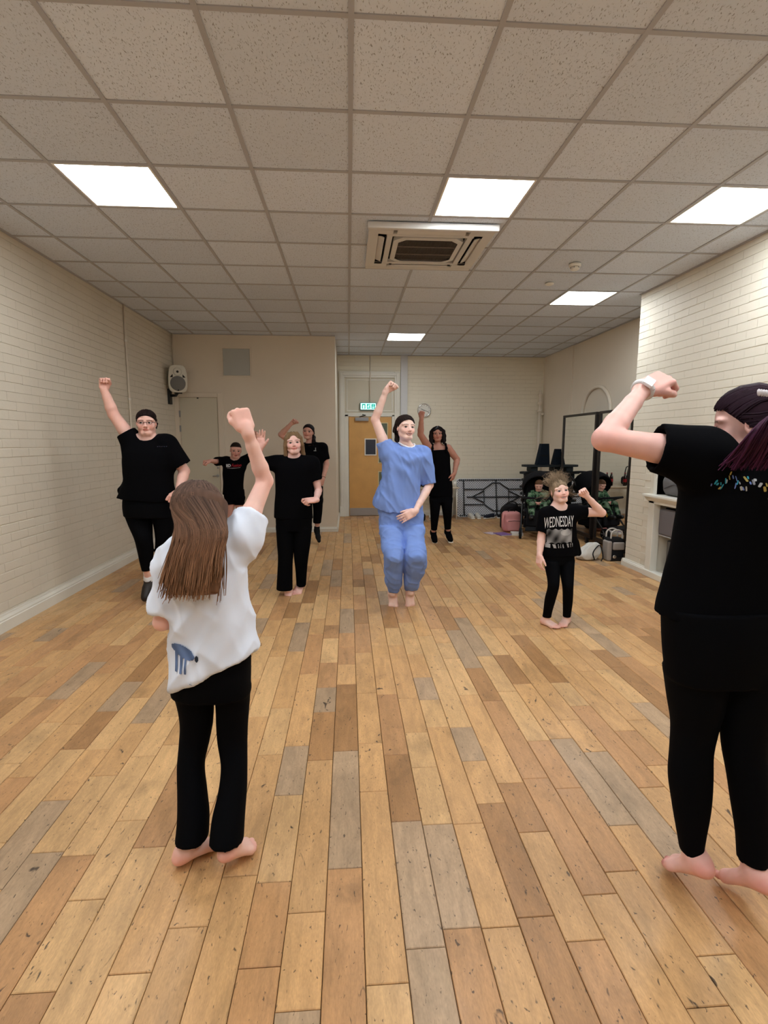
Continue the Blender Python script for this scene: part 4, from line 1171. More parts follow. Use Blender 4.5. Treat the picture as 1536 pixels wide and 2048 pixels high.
def comb(F, root, col0, col1, target, n, r, hz=.27, seed=3, tuck=None, back=False, name='hair_strands', t=.042, low=-.25):
    """locks combed from the hairline over the skull towards a target point (local coordinates)"""
    rg = random.Random(seed); cv = []
    for i in range(n):
        a = rg.uniform(-1, 1) * 2.6
        x, y = math.sin(a), math.cos(a)
        z = hz - .06 * abs(x) - (.42 * max(0, abs(a) - .9) if abs(a) < 1.9 else .42 + .1 * (abs(a) - 1.9))
        z = max(z + rg.uniform(-.01, .12 if not back else .3), low)
        def on(x, y, z):
            k = math.sqrt(max(.02, 1 - ((z - .15) / (.345 + t)) ** 2)) if z > .0 else 1.0
            return F(x * (.335 + t) * k, y * (.415 + t) * k - .07, z)
        p0 = on(x, y, min(z, .46)); tx, ty, tz = target
        q1 = on(x * .93 - .0, y * .45 - .45, min(.47, lerp(z, .40, .6))) if abs(a) < 1.2 else on(x * .97, y * .6 - .4, lerp(z, .1, .35))
        q2 = F(x * .30, -.525, lerp(tz, min(z, .42), .35)); e = F(tx + rg.uniform(-.04, .04), ty, tz + rg.uniform(-.04, .04))
        cv.append(hug(F, bez([p0, q1, q2, e], 12), (.335 + t, .415 + t, .345 + t), (0, -.07, .15), n_end=2))
    return strands(name, cv, r, col0, col1, root, 4, .35, rg)
def folds(dirs, amp, seed=0):
    """stretched noise folds: dirs = list of (axis along fold, frequency across)"""
    def f(P):
        r = 0
        for i, (ax, fr) in enumerate(dirs):
            ax = nrm(ax); a = P @ ax; q = P - a[:, None] * ax
            r = r + vnoise(q * fr + a[:, None] * ax * fr * .22 + seed + i * 17.3) / len(dirs)
        return amp * r
    return f
def sleeve(sh, el, cut, r0, r1, k=.03, hollow=True):
    """sleeve cone from the shoulder along the arm to fraction cut, open end"""
    d = nrm(el - sh); e = lerp(sh, el, cut); P = [cone(sh, e + d * .03, r0, r1, k, clip=((e, d),))]
    Sub = [cone(e - d * .035, e + d * .06, r1 - .015, r1 - .013, .004, 's')] if hollow else []
    return P, Sub
# ================================================================ THE PEOPLE
def atz(px, py, z):
    d = CF + CR * (px - 768) / FPX - CU * (py - 1024) / FPX
    return EYE + d * (z - EYE[2]) / d[2]
UX = V3(1, 0, 0)
def rows(Y, lst, u=UX):
    """loft sections from (left, right, height) photo rows with half depth and distance"""
    out = []
    for r in lst:
        y = r[4] if len(r) > 4 else Y; c = at((r[0] + r[1]) / 2, r[2], y); d = (c - EYE) @ CF
        out.append((c, (r[1] - r[0]) / 2 * d / FPX, r[3], u))
    return out
def lrows(J, s, lst):
    """trouser-leg sections that follow the leg inside them"""
    pts = [lerp(J['hip' + s], J['kn' + s], t) for t in np.linspace(0, 1, 12)] + [lerp(J['kn' + s], J['an' + s], t) for t in np.linspace(.08, 1, 12)]; ys = [seen(p)[1] for p in pts]; out = []
    for r in lst:
        y = float(np.interp(r[2], ys, [p[1] for p in pts])); c = at((r[0] + r[1]) / 2, r[2], y); d = (c - EYE) @ CF
        out.append((c, (r[1] - r[0]) / 2 * d / FPX, r[3], UX))
    return out
def joints(Y, **k):
    J = {}
    for n, v in k.items():
        J[n] = np.array(v[1:], float) if v[0] == 'w' else (atz(v[1], v[2], v[3]) if v[0] == 'z' else at(v[0], v[1], Y + (v[2] if len(v) > 2 else 0)))
    mid = (J['anL'] + J['anR']) / 2; J['foot0'] = V3(mid[0], mid[1], 0)
    return J
def limbs(tag, J):
    ln = lambda a, b: round(float(np.linalg.norm(J[a] - J[b])), 2)
    print('LIMBS', tag, 'upper', ln('shL', 'elL'), ln('shR', 'elR'), 'fore', ln('elL', 'wrL'), ln('elR', 'wrR'), 'thigh', ln('hipL', 'knL'), ln('hipR', 'knR'), 'shin', ln('knL', 'anL'), ln('knR', 'anR'), 'trunk', ln('neck', 'pelvis'), 'z', round(J['head'][2], 2), [round(J[q][2], 2) for q in ('anL', 'anR')])
def tee(root, m, J, A, torso, slL, slR, neck=.075, disp=None, extra=(), name='tshirt', clip=(), h=.008, shr=.062, k=.05, ndz=0.0, hollow=True, **kw):
    P = [loft(torso, .03, clip=clip, e=2.3)]
    nb = J['neck']
    for s in ('L', 'R'): P.append(cone(lerp(nb, J['sh' + s], .35) + V3(0, 0, -.012), J['sh' + s] + V3(0, 0, -.008), shr, shr, k))
    S = []
    for s, sl in (('L', slL), ('R', slR)):
        if sl is None: continue
        p, q = sleeve(J['sh' + s], J['el' + s], sl[0], sl[1], sl[2], .045); P += p; S += q if hollow else []
    P += list(extra) + S
    up = nrm(J['head'] - nb)
    P.append(cone(nb + A[1] * .022 + V3(0, 0, ndz), nb + A[1] * .03 + up * .14, neck, neck * 1.05, .012, 's'))
    return solid(name, P, m, root, h, (), None, disp, one=True, smooth=1, **kw)
def legs(root, m, pel, L, R, name='trousers', disp=None, h=.008, k=.03, e=2.1, clipL=(), clipR=(), **kw):
    P = [loft(pel, k, e=2.3), loft(L, k, e=e, clip=clipL), loft(R, k, e=e, clip=clipR)]
    return solid(name, P, m, root, h, (), None, disp, smooth=1, **kw)
def project(o, pts, d):
    """drop points along d on to the surface of part o"""
    bm = bmesh.new(); bm.from_mesh(o.data); bm.transform(Matrix.Identity(4)); t = BVHTree.FromBMesh(bm); bm.free(); out = []
    for p in pts:
        h, n, i, dd = t.ray_cast(Vector(p) - Vector(d) * .6, Vector(d)); out.append(None if h is None else np.array(h) - np.array(d) * .0035)
    return out
def print_text(o, txt, m, c, u, v, d, size, name='print_lettering', sx=1.0, bold=0.0, warp=None, parent=None, shear=0.0):
    """printed lettering laid on the cloth of part o, centred at c in plane u,v and dropped along d"""
    fc = bpy.data.curves.new('lettering', 'FONT'); fc.body = txt; fc.size = 1.0; fc.align_x = 'CENTER'; fc.align_y = 'CENTER'; fc.offset = bold; fc.resolution_u = 3; fc.shear = shear
    fo = bpy.data.objects.new('lettering', fc); COL.objects.link(fo)
    dg = bpy.context.evaluated_depsgraph_get(); me = bpy.data.meshes.new_from_object(fo.evaluated_get(dg)); bpy.data.objects.remove(fo)
    bm = bmesh.new(); bm.from_mesh(me); bmesh.ops.triangulate(bm, faces=bm.faces); bmesh.ops.subdivide_edges(bm, edges=[e for e in bm.edges if e.calc_length() > .15], cuts=1)
    bmesh.ops.triangulate(bm, faces=bm.faces)
    pts = []
    for w_ in bm.verts:
        x, y = w_.co.x * sx, w_.co.y
        if warp: x, y = warp(x, y)
        pts.append(np.array(c) + np.array(u) * x * size + np.array(v) * y * size)
    hit = project(o, pts, d); bad = []
    for w_, h in zip(bm.verts, hit):
        if h is None: bad.append(w_)
        else: w_.co = h
    bmesh.ops.delete(bm, geom=bad, context='VERTS'); bm.to_mesh(me); bm.free()
    me.materials.clear(); me.materials.append(m)
    q = bpy.data.objects.new(name, me); put(q, parent or o); return wp(q)
def print_patch(o, c, u, v, d, w, h, mask, colf, name='print_patch', n=36, m=None):
    """printed picture patch: grid of small faces dropped on to the cloth where mask(x,y) holds, x,y in -1..1"""
    xs = np.linspace(-1, 1, n); pts = [np.array(c) + np.array(u) * x * w / 2 + np.array(v) * y * h / 2 for y in xs for x in xs]
    hit = project(o, pts, d); ok = [a is not None and mask(x, y) for a, (y, x) in zip(hit, [(y, x) for y in xs for x in xs])]
    idx = {}; P = []; C = []; Q = []
    for j in range(n - 1):
        for i in range(n - 1):
            q = [j * n + i, j * n + i + 1, (j + 1) * n + i + 1, (j + 1) * n + i]
            if all(ok[a] for a in q):
                for a in q:
                    if a not in idx: idx[a] = len(P); P.append(hit[a]); C.append(colf(xs[a % n], xs[a // n]))
                Q.append([idx[a] for a in q])
    if not Q: return None
    ob = bpy.data.objects.new(name, to_mesh(name, np.array(P), np.array(Q), m or PRINT, np.array(C))); put(ob, o); return wp(ob)
PRINT = mat('print', (128, 128, 128), .7, .2, attr='col')
WPRINT = mat('print_white', (215, 215, 218), .7, .2)
RPRINT = mat('print_red', (150, 26, 40), .7, .2)
DN = nrm
BACKY = V3(0, 1, 0)

# ---- woman in pale blue, mid jump
def blue_dancer():
    Y = 4.62
    J = joints(Y, head=(811, 856), neck=(812, 895, .04), pelvis=(802, 1036), shL=(776, 905), elL=(750, 839, .02), wrL=(772, 782, -.03), shR=(846, 910, .02), elR=(859, 970, .02), wrR=(830, 1023, -.16),
               hipL=(786, 1042), hipR=(822, 1042), knL=(787, 1112, -.25), knR=(827, 1110, -.25), anL=(785, 1188, -.05), anR=(821, 1186, -.05))
    limbs('blue', J)
    o = dict(hh=.222, front=(.25, -.97, 0), head=facing(21, 6, 3), b=.92, tb=.95, smile=.4, mouth=.024, teeth=True, lip=np.array((.40, .13, .13)), skin=(234, 200, 188), hip=.15,
             handL=dict(d=(.62, 0, .75), n=(.62, -.62, -.48), s=1, c=FIST, thumb=(.5, .2), tf=.7), handR=dict(d=at(800, 1040, Y - .2) - at(830, 1023, Y - .16), n=(-.05, 1, -.1), s=-1, c=[(14, 24, 14), (20, 30, 16), (24, 30, 16), (10, 16, 10)], spread=.10, thumb=(.4, .25)),
             footL=dict(f=at(789, 1226, Y - .13) - J['anL'], u=(0, -1, .35), s=-1), footR=dict(f=at(822, 1226, Y - .13) - J['anR'], u=(0, -1, .35), s=1), brow_a=.7, brow=(.05, .03, .02), gaze=(.15, .05))
    root, body, F, A = person('dark haired woman in pale blue t-shirt and trousers jumping with one fist raised', J, o)
    m = cloth('blue_jersey', (120, 148, 212), .85, (700, .3, .0008))
    f1 = folds([((.55, .1, -.8), 15), ((-.2, 0, 1), 9)], .007, 3); f2 = ridges([((.5, 0, -.85), 26), ((.15, 0, -1), 19)], .017, 8)
    sh = J['shL']
    def disp(P):
        q = P - sh; th = np.arctan2(q[:, 0], -q[:, 2]); r = np.linalg.norm(q[:, [0, 2]], axis=1)
        return f1(P) + f2(P) + .0085 * np.sin(th * 11 + 3 * vnoise(P * 6)) * np.exp(-((r - .26) / .13) ** 2) * np.clip((r - .08) / .1, 0, 1)
    T = rows(Y, [(788, 836, 897, .075), (772, 850, 908, .105), (766, 846, 930, .125), (763, 841, 960, .13), (755, 840, 985, .135), (748, 842, 1002, .14), (747, 845, 1030, .145)])
    hem = (at(800, 1020, Y), nrm(np.cross(at(843, 1009, Y) - at(746, 1000, Y), (0, 1, .25))))
    hn = hem[1] if hem[1][2] < 0 else -hem[1]
    s = tee(root, m, J, A, T, (.34, .076, .064), (.97, .074, .060), .070, disp, clip=((at(795, 1016, Y), hn),))
    nb = J['neck']; up = nrm(J['head'] - nb); c = nb + A[1] * .024 + up * .012
    ring = [c + .071 * (A[0] * math.cos(a) + A[1] * .95 * math.sin(a)) + up * (.012 - .030 * max(0, math.sin(a)) ** 1 + .012 * abs(math.cos(a))) for a in np.linspace(0, 2 * math.pi, 25)]
    wp(MB().tube(ring, .0085, 8, False).obj('collar_band', cloth('white_rib', (228, 228, 232)), s, True))
    Lg = lrows(J, 'L', [(759, 806, 1050, .12), (762, 807, 1080, .12, Y - .12), (766, 807, 1112, .115, Y - .22), (768, 806, 1135, .11, Y - .2), (772, 803, 1160, .095, Y - .12), (777, 798, 1183, .06, Y - .06)])
    Rg = lrows(J, 'R', [(802, 847, 1050, .12), (806, 850, 1080, .12, Y - .12), (807, 853, 1110, .115, Y - .22), (806, 852, 1132, .11, Y - .2), (808, 842, 1158, .09, Y - .12), (811, 834, 1180, .06, Y - .06)])
    g1 = folds([((.9, .1, -.3), 14)], .009, 5); g2 = ridges([((.9, .2, -.35), 26), ((.3, 0, 1), 18)], .015, 21)
    legs(root, m, rows(Y, [(757, 845, 1010, .125), (757, 846, 1040, .13), (759, 847, 1066, .125)]), Lg, Rg, disp=lambda P: g1(P) + g2(P), k=.012)
    tail = chain([F(.0, -.40, .02), F(.10, -.52, -.12), F(.16, -.44, -.42), F(.17, -.34, -.60)], [.13 * F.s, .12 * F.s, .09 * F.s, .04 * F.s], .06 * F.s)
    hair_cap(F, root, s2l((42, 32, 30)), .03, -.03, 1.0, -.34, tail)
    comb(F, root, np.array(s2l((44, 33, 31))), np.array(s2l((40, 30, 28))), (.08, -.50, -.10), 200, .0034, .27)
    wp(MB().tube([F(.085 + .06 * math.cos(a), -.50 + .05 * math.sin(a), -.10 + .04 * math.cos(a)) for a in np.linspace(0, 2 * math.pi, 17)], .006, 6, False).obj('hair_tie', BLK, root))
blue_dancer()

# ---- woman with glasses by the brick wall
def glasses_dancer():
    Y = 4.85
    J = joints(Y, head=(293, 846), neck=(296, 880, .03), pelvis=(300, 1008), shL=(266, 884), elL=(227, 829, -.03), wrL=(208, 779, -.08), shR=(334, 890), elR=(369, 942, .03), wrR=(357, 985, -.12),
               hipL=(280, 1022), hipR=(324, 1022), knL=(289, 1075, -.08), knR=(325, 1078, .0), anL=(297, 1158, .0), anR=(321, 1150, .14))
    limbs('glasses', J)
    o = dict(hh=.228, front=(.12, -1, 0), head=facing(13, 0, 0), b=1.28, tb=1.35, ab=1.2, wide=1.12, double=True, neck_r=.054, smile=-.05, skin=(226, 180, 166), hip=.22, chest=.2, lb=1.2, fh=.0036,
             handL=dict(d=(.12, -.1, 1), n=(.55, -.8, 0), s=1, c=FIST, thumb=(.5, .3), tf=.8), handR=dict(d=at(345, 997, Y - .2) - at(357, 985, Y - .12), n=(-.3, .8, -.4), s=-1, c=LOOSE, thumb=(.4, .2), tf=.2),
             footL=None, footR=None, gaze=(.3, 0), flush=.45)
    root, body, F, A = person('woman in glasses, black tee and leggings, white sock, fist raised beside left brick wall', J, o)
    T = rows(Y, [(278, 318, 881, .09), (252, 346, 898, .14), (249, 347, 920, .17), (250, 344, 945, .18), (251, 345, 970, .19), (245, 349, 985, .195), (239, 350, 999, .2)])
    ex = [cone(at(258, 968, Y), at(240, 978, Y), .05, .012, .05), cone(at(256, 990, Y), at(241, 982, Y), .04, .012, .05)]
    f = folds([((.2, 0, 1), 9)], .006, 4)
    s = tee(root, BLK, J, A, T, (.36, .098, .082), (.82, .10, .098), .085, f, ex, shr=.085)
    print_patch(s, at(321, 893, Y - .15), UX, V3(-.25, 0, 1), BACKY, .10, .016, lambda x, y: abs(y - .25 * math.sin(9 * x)) < .45 and (int((x + 1) * 8) % 3 > 0), lambda x, y: (.03, .03, .05), 'chest_logo', 28)
    legs(root, BLK2, rows(Y, [(251, 349, 990, .18), (250, 350, 1012, .19), (252, 350, 1032, .18)]),
         lrows(J, 'L', [(251, 301, 1025, .13), (260, 303, 1050, .11), (270, 304, 1075, .085, Y - .06), (276, 306, 1100, .075, Y - .03), (281, 305, 1125, .062), (285, 305, 1141, .055)]),
         lrows(J, 'R', [(302, 351, 1025, .13), (309, 348, 1050, .11), (312, 341, 1076, .085), (311, 333, 1104, .075, Y + .06), (312, 330, 1128, .062, Y + .1), (313, 329, 1146, .05, Y + .13)]), 'leggings', k=.006)
    hair_cap(F, root, s2l((30, 18, 18)), .028, .02, .75, -.30, chain([F(-.30, -.1, .05), F(-.38, -.2, -.02)], [.05 * F.s, .03 * F.s], .03 * F.s))
    comb(F, root, np.array(s2l((34, 22, 21))), np.array(s2l((30, 18, 18))), (0, -.47, .05), 160, .0036, .27)
    g = MB()
    for q in (-1, 1):
        g.tube([F(q * .15 + .098 * math.cos(a), .385 - .02 * abs(math.cos(a)), .0 + .062 * math.sin(a)) for a in np.linspace(0, 2 * math.pi, 21)], .0016, 6, False)
        g.tube([F(q * .248, .365, .015), F(q * .36, .2, .02), F(q * .385, -.02, .02)], .0018, 6)
    g.tube([F(-.052, .385, .012), F(0, .40, .02), F(.052, .385, .012)], .0016, 6)
    wp(g.obj('glasses', mat('glasses_frame', (40, 22, 26), .3, .5), root))
    for n, q, dv in (('L', J['anL'], V3(0, -.80, -.6)), ('R', J['anR'], V3(.1, -.85, -.45))):
        FF = Frame(q, dv, V3(0, -.5, 1), 1.0)
        solid('sock', [cone(FF(0, 0, -.0), q + V3(0, .01, .16), .040, .046, .02, clip=((q + V3(0, 0, .135), V3(0, 0, 1)),)), cone(FF(0, 0, -.0), FF(0, .02, -.03), .038, .036, .02)], cloth('white_sock', (222, 222, 224)), root, .006, disp=folds([((1, 0, .1), 60)], .002, 2))
        solid('shoe', [cone(FF(0, -.03, -.02), FF(0, -.035, -.045), .044, .042, .03), cone(FF(0, 0, -.03), FF(.0, .15, -.055), .046, .036, .03), cone(FF(0, .08, -.045), FF(0, .175, -.06), .040, .030, .03),
                       rbox(FF(0, .06, -.115), FF.A, (.1, .2, .035), .002, .006, 's'), cone(FF(0, .0, .03), FF(0, -.005, .09), .034, .04, .008, 's')], mat('brown_black_shoe', (30, 22, 18), .55, .4), root, .005)
        wp(MB().tube([FF(.03 * math.cos(a), .03 + .02 * math.sin(a), .008) for a in np.linspace(0, math.pi, 8)], .005, 6).obj('shoe_strap', mat('shoe_strap', (52, 34, 22), .5, .4), root))
glasses_dancer()

# ---- girl in black flared trousers
def black_girl():
    Y = 5.0
    J = joints(Y, head=(587, 887), neck=(588, 915, .03), pelvis=(587, 1030), shL=(553, 925), elL=(514, 930, -.05), wrL=(521, 896, -.15), shR=(624, 926), elR=(637, 981, .02), wrR=(632, 1000, -.17),
               hipL=(570, 1038), hipR=(606, 1038), knL=(569, 1108, -.03), knR=(604, 1106, -.02), anL=(576, 1181, -.02), anR=(601, 1166, .08))
    limbs('black girl', J)
    o = dict(hh=.212, front=(.1, -1, 0), head=facing(9, 8, -4), b=.85, child=.3, smile=.7, mouth=.010, skin=(230, 188, 178), hip=.15,
             handL=dict(d=(.1, -.15, 1), n=(0, -1, 0), s=1, c=OPEN, thumb=(.7, .5)), handR=dict(d=(-.9, -.3, -.02), n=(-.1, .5, -.8), s=-1, c=[(10, 70, 40), (50, 80, 45), (66, 80, 45), (70, 80, 45)], thumb=(.3, .1)),
             footL=dict(f=(.0, -.80, -.6), u=(0, -.6, .8), s=-1), footR=dict(f=(-.25, -.85, -.42), u=(0, -.5, .85), s=1), brow=(.10, .06, .04), flush=.45)
    root, body, F, A = person('girl with light brown hair in black tee and flared trousers, arm out sideways', J, o)
    f = folds([((.2, 0, 1), 11)], .006, 14)
    T = rows(Y, [(568, 608, 917, .07), (552, 626, 928, .10), (551, 625, 950, .115), (552, 624, 985, .115), (550, 625, 1010, .12), (549, 626, 1036, .125)])
    tee(root, BLK, J, A, T, (.80, .064, .062), (.62, .066, .060), .062, f, shr=.058)
    legs(root, BLK, rows(Y, [(552, 625, 1020, .115), (552, 624, 1040, .12), (553, 623, 1060, .11)]),
         lrows(J, 'L', [(552, 589, 1052, .10), (554, 588, 1085, .085), (556, 586, 1112, .07, Y - .03), (555, 585, 1145, .075, Y - .02), (553, 585, 1179, .085, Y)]),
         lrows(J, 'R', [(587, 624, 1052, .10), (588, 621, 1085, .085), (588, 617, 1112, .07, Y - .02), (591, 614, 1140, .065, Y + .03), (593, 612, 1170, .065, Y + .07)]), k=.008)
    hc = np.array(s2l((122, 98, 72)))
    ex = []
    for q in (-1, 1):
        ex += chain([F(q * .20, .02, .46), F(q * .315, .11, .22), F(q * .37, .05, -.10), F(q * .39, -.06, -.48), F(q * (.37 if q > 0 else .44), -.06, -.72)], [x * F.s for x in (.06, .085, .085, .085, .045)], .05 * F.s)
    ex.append(ell(F(0, -.28, -.30), F.A, np.array((.36, .15, .42)) * F.s, .06 * F.s))
    h_ = hair_cap(F, root, hc, .03, -.9, .0, -.9, ex, temple=-.03, fz=.10)
    cv = []; rg = random.Random(4)
    for i in range(130):
        q = rg.choice((-1, 1)); a = rg.random(); x0 = q * (.03 + .1 * a)
        cv.append(bez([F(x0, .10 - .35 * a, .525), F(q * (.29 + .06 * a), .10 - .30 * a, .35), F(q * (.40 + .05 * rg.random()), .06 - .25 * a, -.1), F(q * (.41 + .06 * rg.random()), .0 - .2 * a, -.5), F(q * (.38 + .16 * rg.random()), -.02 - .12 * a, -.72 - .22 * rg.random())], 12))
    strands('hair_strands', cv, .0034, hc * .9, hc * 1.5, root)
black_girl()

# ---- woman in a polo shirt at the back
def polo_dancer():
    Y = 7.6
    J = joints(Y, head=(616.5, 864), neck=(621, 888, .03), pelvis=(627, 972), shL=(600, 897), elL=(562, 869, -.1), wrL=(582, 848, -.2), shR=(646, 895, .02), elR=(653, 928, .04), wrR=(646, 957, -.06),
               hipL=(616, 978), hipR=(639, 978), knL=(611, 1016, -.16), knR=(636, 1018, -.05), anL=(604, 1050, .06), anR=(634, 1060, .0))
    limbs('polo', J)
    o = dict(hh=.215, front=(-.1, -1, 0), head=facing(-9, 6, 8), b=1.0, smile=.6, mouth=.0, skin=(206, 158, 142), hip=.16, h=.009, fh=.0045, hhres=.0042, socket=.6,
             handL=dict(d=(.7, -.2, .7), n=(.5, -.5, -.5), s=1, c=FIST, tf=.6), handR=dict(d=(-.25, -.1, -1), n=(-.7, .6, .1), s=-1, c=RELAX), footL=None, footR=None)
    root, body, F, A = person('smiling dark haired woman in black polo shirt and capri trousers behind the other dancers', J, o)
    T = rows(Y, [(608, 636, 891, .075), (601, 649, 903, .11), (604, 647, 930, .125), (606, 645, 960, .125), (605, 646, 985, .13)])
    s = tee(root, BLK, J, A, T, (.45, .072, .064), (.75, .07, .066), .07, folds([((.1, 0, 1), 10)], .005, 8), h=.010)
    nb = J['neck'] + V3(0, 0, .012)
    wp(MB().tube([nb + A[1] * .02 + .075 * (A[0] * math.cos(a) + A[1] * math.sin(a)) + V3(0, 0, -.02 * math.sin(a)) for a in np.linspace(0, 2 * math.pi, 19)], .014, 8, False).obj('collar', BLK, s, True))
    print_patch(s, at(630, 899, Y - .1), UX, V3(0, 0, 1), BACKY, .045, .05, lambda x, y: (abs(y + .7) < .3 and abs(x) < .8) or (abs(x - .4) < .25 and y > -.6), lambda x, y: (.25, .25, .25), 'chest_logo', 20)
    legs(root, BLK, rows(Y, [(605, 646, 972, .12), (606, 646, 990, .125), (607, 645, 1003, .115)]), lrows(J, 'L', [(606, 626, 998, .1), (604, 622, 1015, .085, Y - .1), (601, 617, 1038, .07, Y - .05)]),
         lrows(J, 'R', [(624, 646, 998, .1), (626, 645, 1018, .08, Y - .04), (626, 642, 1046, .07, Y)]), h=.010)
    for n, q, dv in (('L', J['anL'], V3(-.2, -.6, -.7)), ('R', J['anR'], V3(.22, -.72, -.66))):
        FF = Frame(q, dv, V3(0, -.4, 1), 1.0)
        solid('sock', [cone(q + V3(0, 0, .05), FF(0, 0, -.01), .042, .04, .02, clip=((q + V3(0, 0, .055), V3(0, 0, 1)),)), cone(FF(0, -.03, -.03), FF(0, .1, -.045), .038, .036, .03), cone(FF(0, .1, -.045), FF(0, .165, -.05), .036, .026, .02)], cloth('black_sock', (.01, .01, .011)), root, .008)
    q = J['wrR']; d = nrm(J['elR'] - q); a = nrm(np.cross(d, (0, 1, 0))); b = np.cross(d, a)
    wp(MB().tube([q + d * .02 + .029 * (a * math.cos(t) + b * math.sin(t)) for t in np.linspace(0, 2 * math.pi, 15)], .0045, 6, False).obj('bracelet', mat('bracelet', (60, 50, 44), .4, .5, metal=.6), root))
    hair_cap(F, root, s2l((26, 18, 18)), .028, -.02, .9, -.34, chain([F(-.05, -.4, .0), F(-.34, -.34, -.28), F(-.44, -.05, -.52), F(-.40, .12, -.80)], [x * F.s for x in (.12, .13, .12, .05)], .06 * F.s), h=.006)
    comb(F, root, np.array(s2l((30, 21, 21))), np.array(s2l((26, 18, 18))), (-.05, -.46, .0), 120, .0042, .27)
polo_dancer()

# ---- boy near the cream door
def boy():
    Y = 7.3
    J = joints(Y, head=(471.5, 901), neck=(470, 920, .03), pelvis=(469, 985), shL=(451, 921), elL=(431, 923, -.2), wrL=(421, 922, -.38), shR=(490, 920), elR=(507, 909, -.04), wrR=(511, 876, -.1),
               hipL=(461, 988), hipR=(480, 988), knL=(461, 1032, -.03), knR=(479, 1032, -.03), anL=('z', 461, 1082, .06), anR=('z', 481, 1082, .06))
    limbs('boy', J)
    o = dict(hh=.21, front=(.1, -1, 0), head=facing(17, -6, 5), b=.78, ab=.78, child=.4, smile=.0, mouth=.03, skin=(206, 156, 140), hip=.13, h=.009, fh=.0045, hhres=.0042, socket=.6, cov=.8,
             handL=dict(d=(-.78, -.6, -.05), n=(-.1, .1, -1), s=1, c=LOOSE), handR=dict(d=(0, -.1, 1), n=(-.3, -.9, 0), s=-1, c=FIST, tf=.5), footL=dict(f=(-.1, -1, 0), u=(0, 0, 1), s=-1), footR=dict(f=(.1, -1, 0), u=(0, 0, 1), s=1))
    root, body, F, A = person('short haired boy in black printed tee and shorts near the cream door', J, o)
    T = rows(Y, [(458, 483, 919, .06), (449, 492, 928, .09), (446, 489, 945, .10), (447, 487, 965, .10), (446, 488, 990, .105)])
    s = tee(root, BLK, J, A, T, (.95, .058, .062), (.62, .058, .056), .062, folds([((.2, 0, 1), 12)], .005, 3), h=.009, shr=.05)
    c = at(468.5, 932, Y - .1)
    e = nrm(V3(1, 0, .04))
    print_text(s, 'IID', WPRINT, at(456.5, 931.6, Y - .1), e, (0, 0, 1), BACKY, .052, sx=1.0, bold=.03)
    print_text(s, 'Fusion', RPRINT, at(472, 931, Y - .1), e, (0, 0, 1), BACKY, .056, sx=.9, bold=.012, shear=.3)
    print_patch(s, at(467, 936.3, Y - .1), e, (0, 0, 1), BACKY, .18, .03, lambda x, y: abs(y - .5 * x * x + .1) < .28 - .1 * abs(x), lambda x, y: (.30, .28, .29), 'print_underline', 30)
    legs(root, BLK, rows(Y, [(447, 488, 980, .10), (449, 489, 992, .105), (452, 488, 1000, .1)]), lrows(J, 'L', [(451, 471, 994, .09), (453, 471, 1002, .085), (454, 471, 1009, .085)]), lrows(J, 'R', [(470, 490, 994, .09), (471, 489, 1002, .085), (471, 489, 1010, .085)]), 'shorts', h=.009)
    hair_cap(F, root, s2l((34, 24, 18)), .022, .19, .25, .12, [ell(F(0, .0, .36), F.A, np.array((.27, .34, .17)) * F.s, .05 * F.s)], h=.005, front=.02)
boy()

